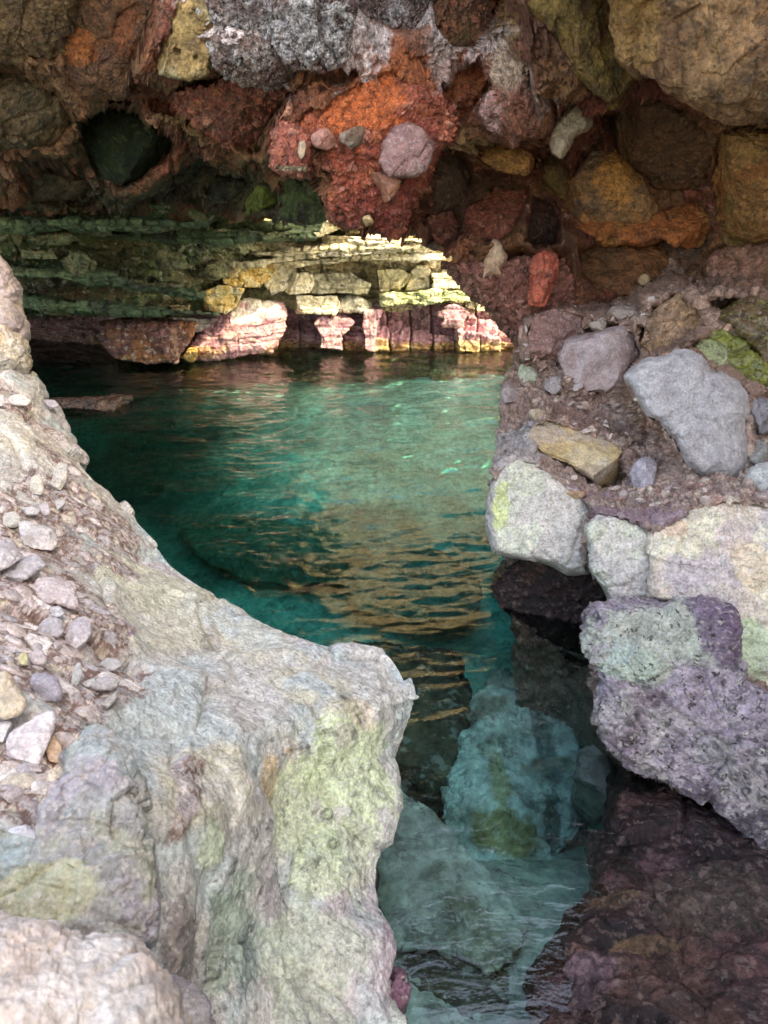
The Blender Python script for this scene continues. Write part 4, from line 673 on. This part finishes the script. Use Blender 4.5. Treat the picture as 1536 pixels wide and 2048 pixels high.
for o_, c, lb in big:
    a = sum(q[0] for q in o_) / len(o_); b = sum(q[1] for q in o_) / len(o_); q = on_ledge(a, b)
    if q is None: q = Z(a, b, .9)
    dd = (q - CAM) @ FW; w = max(x for x, _ in o_) - min(x for x, _ in o_); sz = w / F * dd
    B('stone', o_, ('d', dd - .2 * min(sz, .06)), [c, tuple(v * .85 for v in c), tuple(min(v * 1.12, .8) for v in c)], M_stone, lb, n=(.15, -.45, .88), front=.25 * sz, back=.35 * sz, p=2.4, sharp=.4, cuts=3, amp=.05, cat='stone', px_step=2.2)
# many small stones set in the three rubbly faces
def stone_mesh(k, col, mat):
    o_ = boulder('pebble', [(768 + 60 * math.cos(t) * rnd.uniform(.8, 1.15), 1024 + 42 * math.sin(t) * rnd.uniform(.8, 1.15)) for t in [i * math.pi / 4.5 for i in range(9)]], (768, 1024, 'd', 3), (0, -.92, .38), .09, .09, [col, tuple(v * .8 for v in col)], mat, p=2.1, cuts=5, sharp=.3, px_step=12, amp=.07)
    me = o_.data; co = np.empty(len(me.vertices) * 3, np.float32); me.vertices.foreach_get('co', co); co = co.reshape(-1, 3); co -= (co.max(0) + co.min(0)) / 2; co /= np.abs(co).max()
    me.vertices.foreach_set('co', co.ravel()); bpy.data.objects.remove(o_); return me
def scatter(S, Sn, sd, bl, num, smin, smax, pal, mat, label, group, k=7):
    ms = [stone_mesh(i, pal[i % len(pal)], mat) for i in range(k)]; spx, spy, spd = proj(S); got = []
    tries = 0
    while len(got) < num and tries < num * 30:
        tries += 1; a, b, rx, ry = bl[rnd.randrange(len(bl))]; t = rnd.uniform(0, 6.28); r = math.sqrt(rnd.random())
        x = a + rx * r * math.cos(t); y = b + ry * r * math.sin(t); s = smin + (smax - smin) * rnd.random() ** 2
        if any((x - u) ** 2 + (y - v) ** 2 < (w * F / 3.2 + s * F / 3.2) ** 2 * .6 for u, v, w in got): continue
        if not (-10 < x < 1546 and -10 < y < 2058): continue
        m = np.where((np.abs(spx - x) < 5) & (np.abs(spy - y) < 5) & (spd > .3))[0]
        if not len(m): continue
        i = m[np.argmin(spd[m])]; got.append((x, y, s)); o = bpy.data.objects.new('pebble', ms[rnd.randrange(k)]); C.objects.link(o)
        n = Vector(Sn[i]); o.location = Vector(S[i]) + n * s * -.02
        o.rotation_mode = 'QUATERNION'; o.rotation_quaternion = n.to_track_quat('Z', 'Y') @ __import__('mathutils').Euler((rnd.uniform(-.3, .3), rnd.uniform(-.3, .3), rnd.uniform(0, 6.3))).to_quaternion()
        o.scale = (s, s * rnd.uniform(.6, 1), s * rnd.uniform(.35, .6)); tag(o, label, 'pebble', group)
def sn(S, nu, nv):
    Qq = gridQ(nv, nu); Qq = flipped(S, Qq, CAM); return normals(S, Qq)
scatter(LED, sn(LED, 620, 900), None, [(60,1030,100,70),(90,1250,110,70),(170,1370,70,80),(60,1340,60,60),(60,1580,80,60),(60,1480,70,60),(200,1110,50,25),(20,1180,50,100),(30,1400,60,80)], 95, .008, .034, STONES, M_peb, 'small pale stone set in the brown mud of the left ledge', 'small stones set in the left ledge')
scatter(RIGHT, sn(RIGHT, 420, 520), None, [(1120,780,90,50),(1220,830,80,40),(1060,700,40,60),(1180,600,120,40),(1120,960,120,40),(1300,990,120,30),(1250,640,80,40)], 110, .010, .034, [(.38, .29, .26), (.42, .33, .28), (.33, .26, .24), (.44, .36, .28), (.34, .22, .18)], M_peb, 'small stone set in the conglomerate of the right bank', 'small stones set in the right bank')
# ---------------------------------------------------------------- seabed and rocks under water
g = np.linspace(-1, 1, 360); X, Y = np.meshgrid(np.sign(g) * np.abs(g) ** 1.7 * 22, np.sign(g) * np.abs(g) ** 1.7 * 22 + 4.5)
V = np.stack([X.ravel(), Y.ravel(), np.zeros(X.size)], 1); r_ = np.hypot(V[:, 0], V[:, 1] - 4)
V[:, 2] = -1.25 - .2 * sst(3, 4, V[:, 1]) + 1.15 * sst(5.0, 9, V[:, 1]) + .35 * sst(3.2, 1.8, V[:, 1]) + .22 * fbm(V, .5, 4, 71) + .06 * fbm(V, 3, 4, 72) + .5 * sst(3.2, 1.2, V[:, 1]) 
col = palette(V, [(.74, .76, .68), (.58, .62, .54), (.80, .80, .72)], .8, 73)
dk = sst(.02, .2, fbm(V, .7, 4, 74)) * sst(9.5, 7.0, V[:, 1]); col = col * (1 - .5 * dk)[:, None] * (1 - .3 * sst(5.0, 6.4, V[:, 1]) * sst(-.25, .15, fbm(V, .9, 3, 75)))[:, None]
tag(build('seabed', V, gridQ(360, 360), np.clip(col, .02, .9), M_bed), kind='structure')
def W(name, out, z, cols, label, mat=M_bed, front=.15, back=.6, n=(0, -.1, 1), **k):
    a = sum(q[0] for q in out) / len(out); b = sum(q[1] for q in out) / len(out)
    return boulder(name, out, (a, b, 'z', z), n, front, back, cols, mat, label=label, cat='rock', **{**dict(p=3, amp=.08, wob=.09, cuts=3, fac=.3), **k})
W('submerged_rock', [(950,1385),(990,1350),(1060,1370),(1130,1345),(1200,1375),(1215,1450),(1205,1560),(1190,1660),(1120,1730),(1040,1765),(960,1775),(890,1730),(885,1640),(905,1540),(930,1450)], -.52, [(.60, .66, .64), (.46, .50, .46), (.66, .7, .68), (.34, .36, .3)], 'long pale blue-white rock under water in the middle of the channel', front=.10, amp=.07, wob=.14, cuts=0, fac=.6, s=2.4, p=2, sharp=0, cs=3.5,
  pts=[(1010, 1660, 70, 60, (.36, .29, .13), .85), (1000, 1560, 22, 70, (.50, .46, .26), .8), (1085, 1470, 22, 100, (.16, .24, .24), .85), (1110, 1650, 20, 60, (.12, .14, .13), .8)])
W('submerged_rock', [(740,1590),(860,1620),(970,1740),(1040,1850),(1000,1930),(880,1900),(760,1850)], -.36, [(.52, .56, .52), (.36, .36, .28)], 'pale slab under water near the foot of the left ledge', front=.05, amp=.03, wob=.17, cuts=0, fac=.2, s=1.5, p=2, sharp=0)
W('submerged_rock', [(1030,1262),(1100,1255),(1180,1290),(1200,1320),(1130,1330),(1050,1300)], -.22, [(.32, .30, .28), (.42, .4, .38)], 'flat grey rock just under the surface below the cavity', sharp=.5)
W('submerged_rock', [(1160,1500),(1215,1480),(1250,1530),(1225,1600),(1190,1640),(1150,1600)], -.25, [(.42, .42, .40), (.34, .34, .33)], 'grey rock under water at the corner of the purple shelf', sharp=.5)
W('submerged_rock', [(690,1300),(800,1290),(900,1310),(940,1400),(930,1500),(890,1620),(800,1660),(700,1600)], -.6, [(.10, .09, .07), (.15, .13, .09)], 'dark olive rock under water against the left ledge', front=.2)
W('submerged_rock', [(770,1880),(850,1860),(940,1900),(1020,1960),(1000,2080),(880,2150),(740,2100)], -.5, [(.09, .085, .07), (.13, .12, .08)], 'dark rock under water at the bottom of the channel', front=.15)
W('submerged_rock', [(360,1050),(470,1030),(620,1060),(760,1100),(700,1160),(520,1160),(400,1110)], -1.1, [(.26, .27, .2), (.3, .3, .22)], 'large dark rock under water beside the left ledge')
W('submerged_rock', [(700,1130),(850,1100),(960,1160),(940,1230),(800,1240),(700,1200)], -1.2, [(.30, .33, .28), (.2, .2, .16)], 'greenish rock under water in the middle distance')
W('submerged_rock', [(250,900),(400,880),(520,920),(440,980),(300,980)], -1.2, [(.28, .28, .22)], 'dark rock under water off the left bank')
boulder('half_sunk_rock', [(60,815),(110,795),(200,792),(285,795),(300,808),(285,824),(200,834),(120,838)], (180, 815, 'z', .0), (0, -.6, .8), .10, .4, [(.17, .085, .05), (.26, .15, .08), (.12, .07, .05)], M_wet, p=3, amp=.05, sharp=.4, label='long brown rock barely above the water near the left bank', cat='rock')
# ---------------------------------------------------------------- water: a closed body, tinted by what the light crosses
m = bpy.data.materials.new('sea_water'); m.use_nodes = True; nt = m.node_tree; nt.nodes.clear(); L = nt.links.new
out = nd(nt, 'ShaderNodeOutputMaterial'); tr = nd(nt, 'ShaderNodeBsdfTransparent'); gl = nd(nt, 'ShaderNodeBsdfGlossy'); gl.inputs['Roughness'].default_value = .03
fr = nd(nt, 'ShaderNodeFresnel'); fr.inputs['IOR'].default_value = 1.85; mx = nd(nt, 'ShaderNodeMixShader')
L(fr.outputs[0], mx.inputs[0]); L(tr.outputs[0], mx.inputs[1]); L(gl.outputs[0], mx.inputs[2]); L(mx.outputs[0], out.inputs[0])
va = nd(nt, 'ShaderNodeVolumeAbsorption'); va.inputs['Color'].default_value = (.01, .945, .925, 1); va.inputs['Density'].default_value = .72; vs_ = nd(nt, 'ShaderNodeVolumeScatter'); vs_.inputs['Color'].default_value = (.2, .95, .9, 1); vs_.inputs['Density'].default_value = .035; vs_.inputs['Anisotropy'].default_value = .3; av = nd(nt, 'ShaderNodeAddShader'); L(va.outputs[0], av.inputs[0]); L(vs_.outputs[0], av.inputs[1]); L(av.outputs[0], out.inputs['Volume'])
tc = nd(nt, 'ShaderNodeTexCoord')
hs = None
for (sx, sy, s, st, det) in [(1, 2.2, 9, .5, 4), (1, 1.8, 34, .12, 3)]:
    mp = nd(nt, 'ShaderNodeMapping'); mp.inputs['Scale'].default_value = (sx, sy, 1); mp.inputs['Rotation'].default_value = (0, 0, math.radians(-9)); n_ = nd(nt, 'ShaderNodeTexNoise'); n_.inputs['Scale'].default_value = s; n_.inputs['Detail'].default_value = det; n_.inputs['Distortion'].default_value = .6
    L(tc.outputs['Object'], mp.inputs[0]); L(mp.outputs[0], n_.inputs['Vector']); q = nd(nt, 'ShaderNodeMath', operation='MULTIPLY'); q.inputs[1].default_value = st; L(n_.outputs[0], q.inputs[0])
    if hs is None: hs = q.outputs[0]
    else: a_ = nd(nt, 'ShaderNodeMath', operation='ADD'); L(hs, a_.inputs[0]); L(q.outputs[0], a_.inputs[1]); hs = a_.outputs[0]
bp = nd(nt, 'ShaderNodeBump'); bp.inputs['Strength'].default_value = 1; bp.inputs['Distance'].default_value = .011; L(hs, bp.inputs['Height']); L(bp.outputs[0], gl.inputs['Normal']); L(bp.outputs[0], fr.inputs['Normal'])
def wgrid():
    xs = np.concatenate([[-22, -14, -9], np.linspace(-5.2, 5.2, 520), [9, 14, 22]]); t = np.linspace(0, 1, 760); ys = np.concatenate([[-20, -9, -3], .35 + 11.5 * t ** 1.45, [14, 19, 26]])
    X, Y = np.meshgrid(xs, ys); P = np.stack([X.ravel(), Y.ravel(), np.zeros(X.size)], 1); fade = ((np.abs(P[:, 0]) < 5) & (P[:, 1] > .36) & (P[:, 1] < 11.5)).astype(float)
    ca, sa = math.cos(.16), math.sin(.16); R = np.stack([P[:, 0] * ca + P[:, 1] * sa, (-P[:, 0] * sa + P[:, 1] * ca) * 2.0, P[:, 2]], 1)
    R = warp(R, .8, .25, 5); near = sst(1.2, 3.6, P[:, 1])
    h = .024 * (.35 + .65 * near) * fbm(R, 1.5, 2, 81) + .015 * (.12 + .85 * near) * fbm(R, 4.2, 3, 82, .55, ridge=True) + .0012 * fbm(R, 12, 2, 83)
    P[:, 2] = h * fade; n1 = len(xs); n2 = len(ys); Q = gridQ(n2, n1)
    edge = np.concatenate([np.arange(n1), np.arange(1, n2) * n1 + n1 - 1, (n2 - 1) * n1 + np.arange(n1 - 2, -1, -1), np.arange(n2 - 2, 0, -1) * n1])
    Bt = P[edge].copy(); Bt[:, 2] = -5; k = len(edge); o = len(P); e2 = np.roll(edge, -1); j = np.arange(k); j2 = (j + 1) % k
    Q = np.concatenate([Q, np.stack([edge, o + j, o + j2, e2], 1), np.stack([np.full(k, o + k), o + j2, o + j, o + j], 1)])
    return np.concatenate([P, Bt, [[0, 3, -5]]]), Q
wv, wq = wgrid(); wo = build('water', wv, wq, None, m, smooth=True); tag(wo, kind='structure')
# ---------------------------------------------------------------- unseen cliff, added to block the sun from the foreground
def sun_blocker(name, pts, lab, seed):
    K = np.array(pts, float); V = loft(K, 160, 160); Q = gridQ(160, 160); V = V + (normals(V, Q) * (.5 * fbm(V, .5, 6, seed, .6))[:, None])
    return tag(build(name, V, Q, np.clip(palette(V, [(.3, .25, .2), (.22, .16, .12), (.35, .3, .24)], .5, seed), 0, 1), M_cliff), lab, 'cliff')
sun_blocker('cliff', [[(2.6 + .25 * k, y, z) if z < 7 else (3.6 + .4 * k, y, z) for k in (0,)][0:1] * 0 + [(x + .12 * abs(y), y, z) for y in (-7, -5, -3, -1, 1, 2.6, 3.5)] for x, z in ((3.0, -2), (2.9, .5), (3.0, 2.5), (2.9, 4.5), (3.0, 7), (3.1, 9.2), (4.5, 10.0), (7, 9))], 'tall brown sun-blocking cliff added outside the picture to shade the foreground', 91)
# ---------------------------------------------------------------- light, sky, camera
SUN = np.array([.55, -.35, .72]); SUN /= np.linalg.norm(SUN)
sl = bpy.data.lights.new('sun', 'SUN'); sl.energy = 2.0; sl.angle = math.radians(.5); sl.color = (1, .90, .70); so = bpy.data.objects.new('sun', sl); C.objects.link(so)
so.rotation_mode = 'QUATERNION'; so.rotation_quaternion = Vector(SUN).to_track_quat('Z', 'Y'); so.location = (6, -4, 9)
w = bpy.data.worlds.new('World'); sc_.world = w; w.use_nodes = True; nt = w.node_tree; bg = nt.nodes['Background']; sky = nt.nodes.new('ShaderNodeTexSky'); sky.sky_type = 'NISHITA'; sky.sun_disc = False
sky.sun_elevation = math.asin(SUN[2]); sky.sun_rotation = math.atan2(SUN[0], SUN[1]); sky.dust_density = 2.5; sky.air_density = .8; nt.links.new(sky.outputs[0], bg.inputs[0]); bg.inputs[1].default_value = .15
cam = bpy.data.cameras.new('camera'); co = bpy.data.objects.new('camera', cam); C.objects.link(co); co.location = CAM; co.rotation_euler = (math.pi / 2 - PITCH, 0, 0)
cam.sensor_fit = 'VERTICAL'; cam.sensor_height = 36; cam.lens = 36 * F / 2048; cam.clip_end = 200; cam.clip_start = .02
cam.dof.use_dof = True; cam.dof.focus_distance = 3.2; cam.dof.aperture_fstop = 10
sc_.camera = co; vs = sc_.view_settings; vs.view_transform = 'Standard'; vs.look = 'None'; vs.gamma = 1; vs.exposure = 2.75; vs.use_white_balance = True; vs.white_balance_temperature = 8600; vs.white_balance_tint = 8
sc_.cycles.max_bounces = 8; sc_.cycles.diffuse_bounces = 4; sc_.cycles.glossy_bounces = 3; sc_.cycles.transparent_max_bounces = 12; sc_.cycles.use_denoising = True; sc_.cycles.sample_clamp_indirect = 4
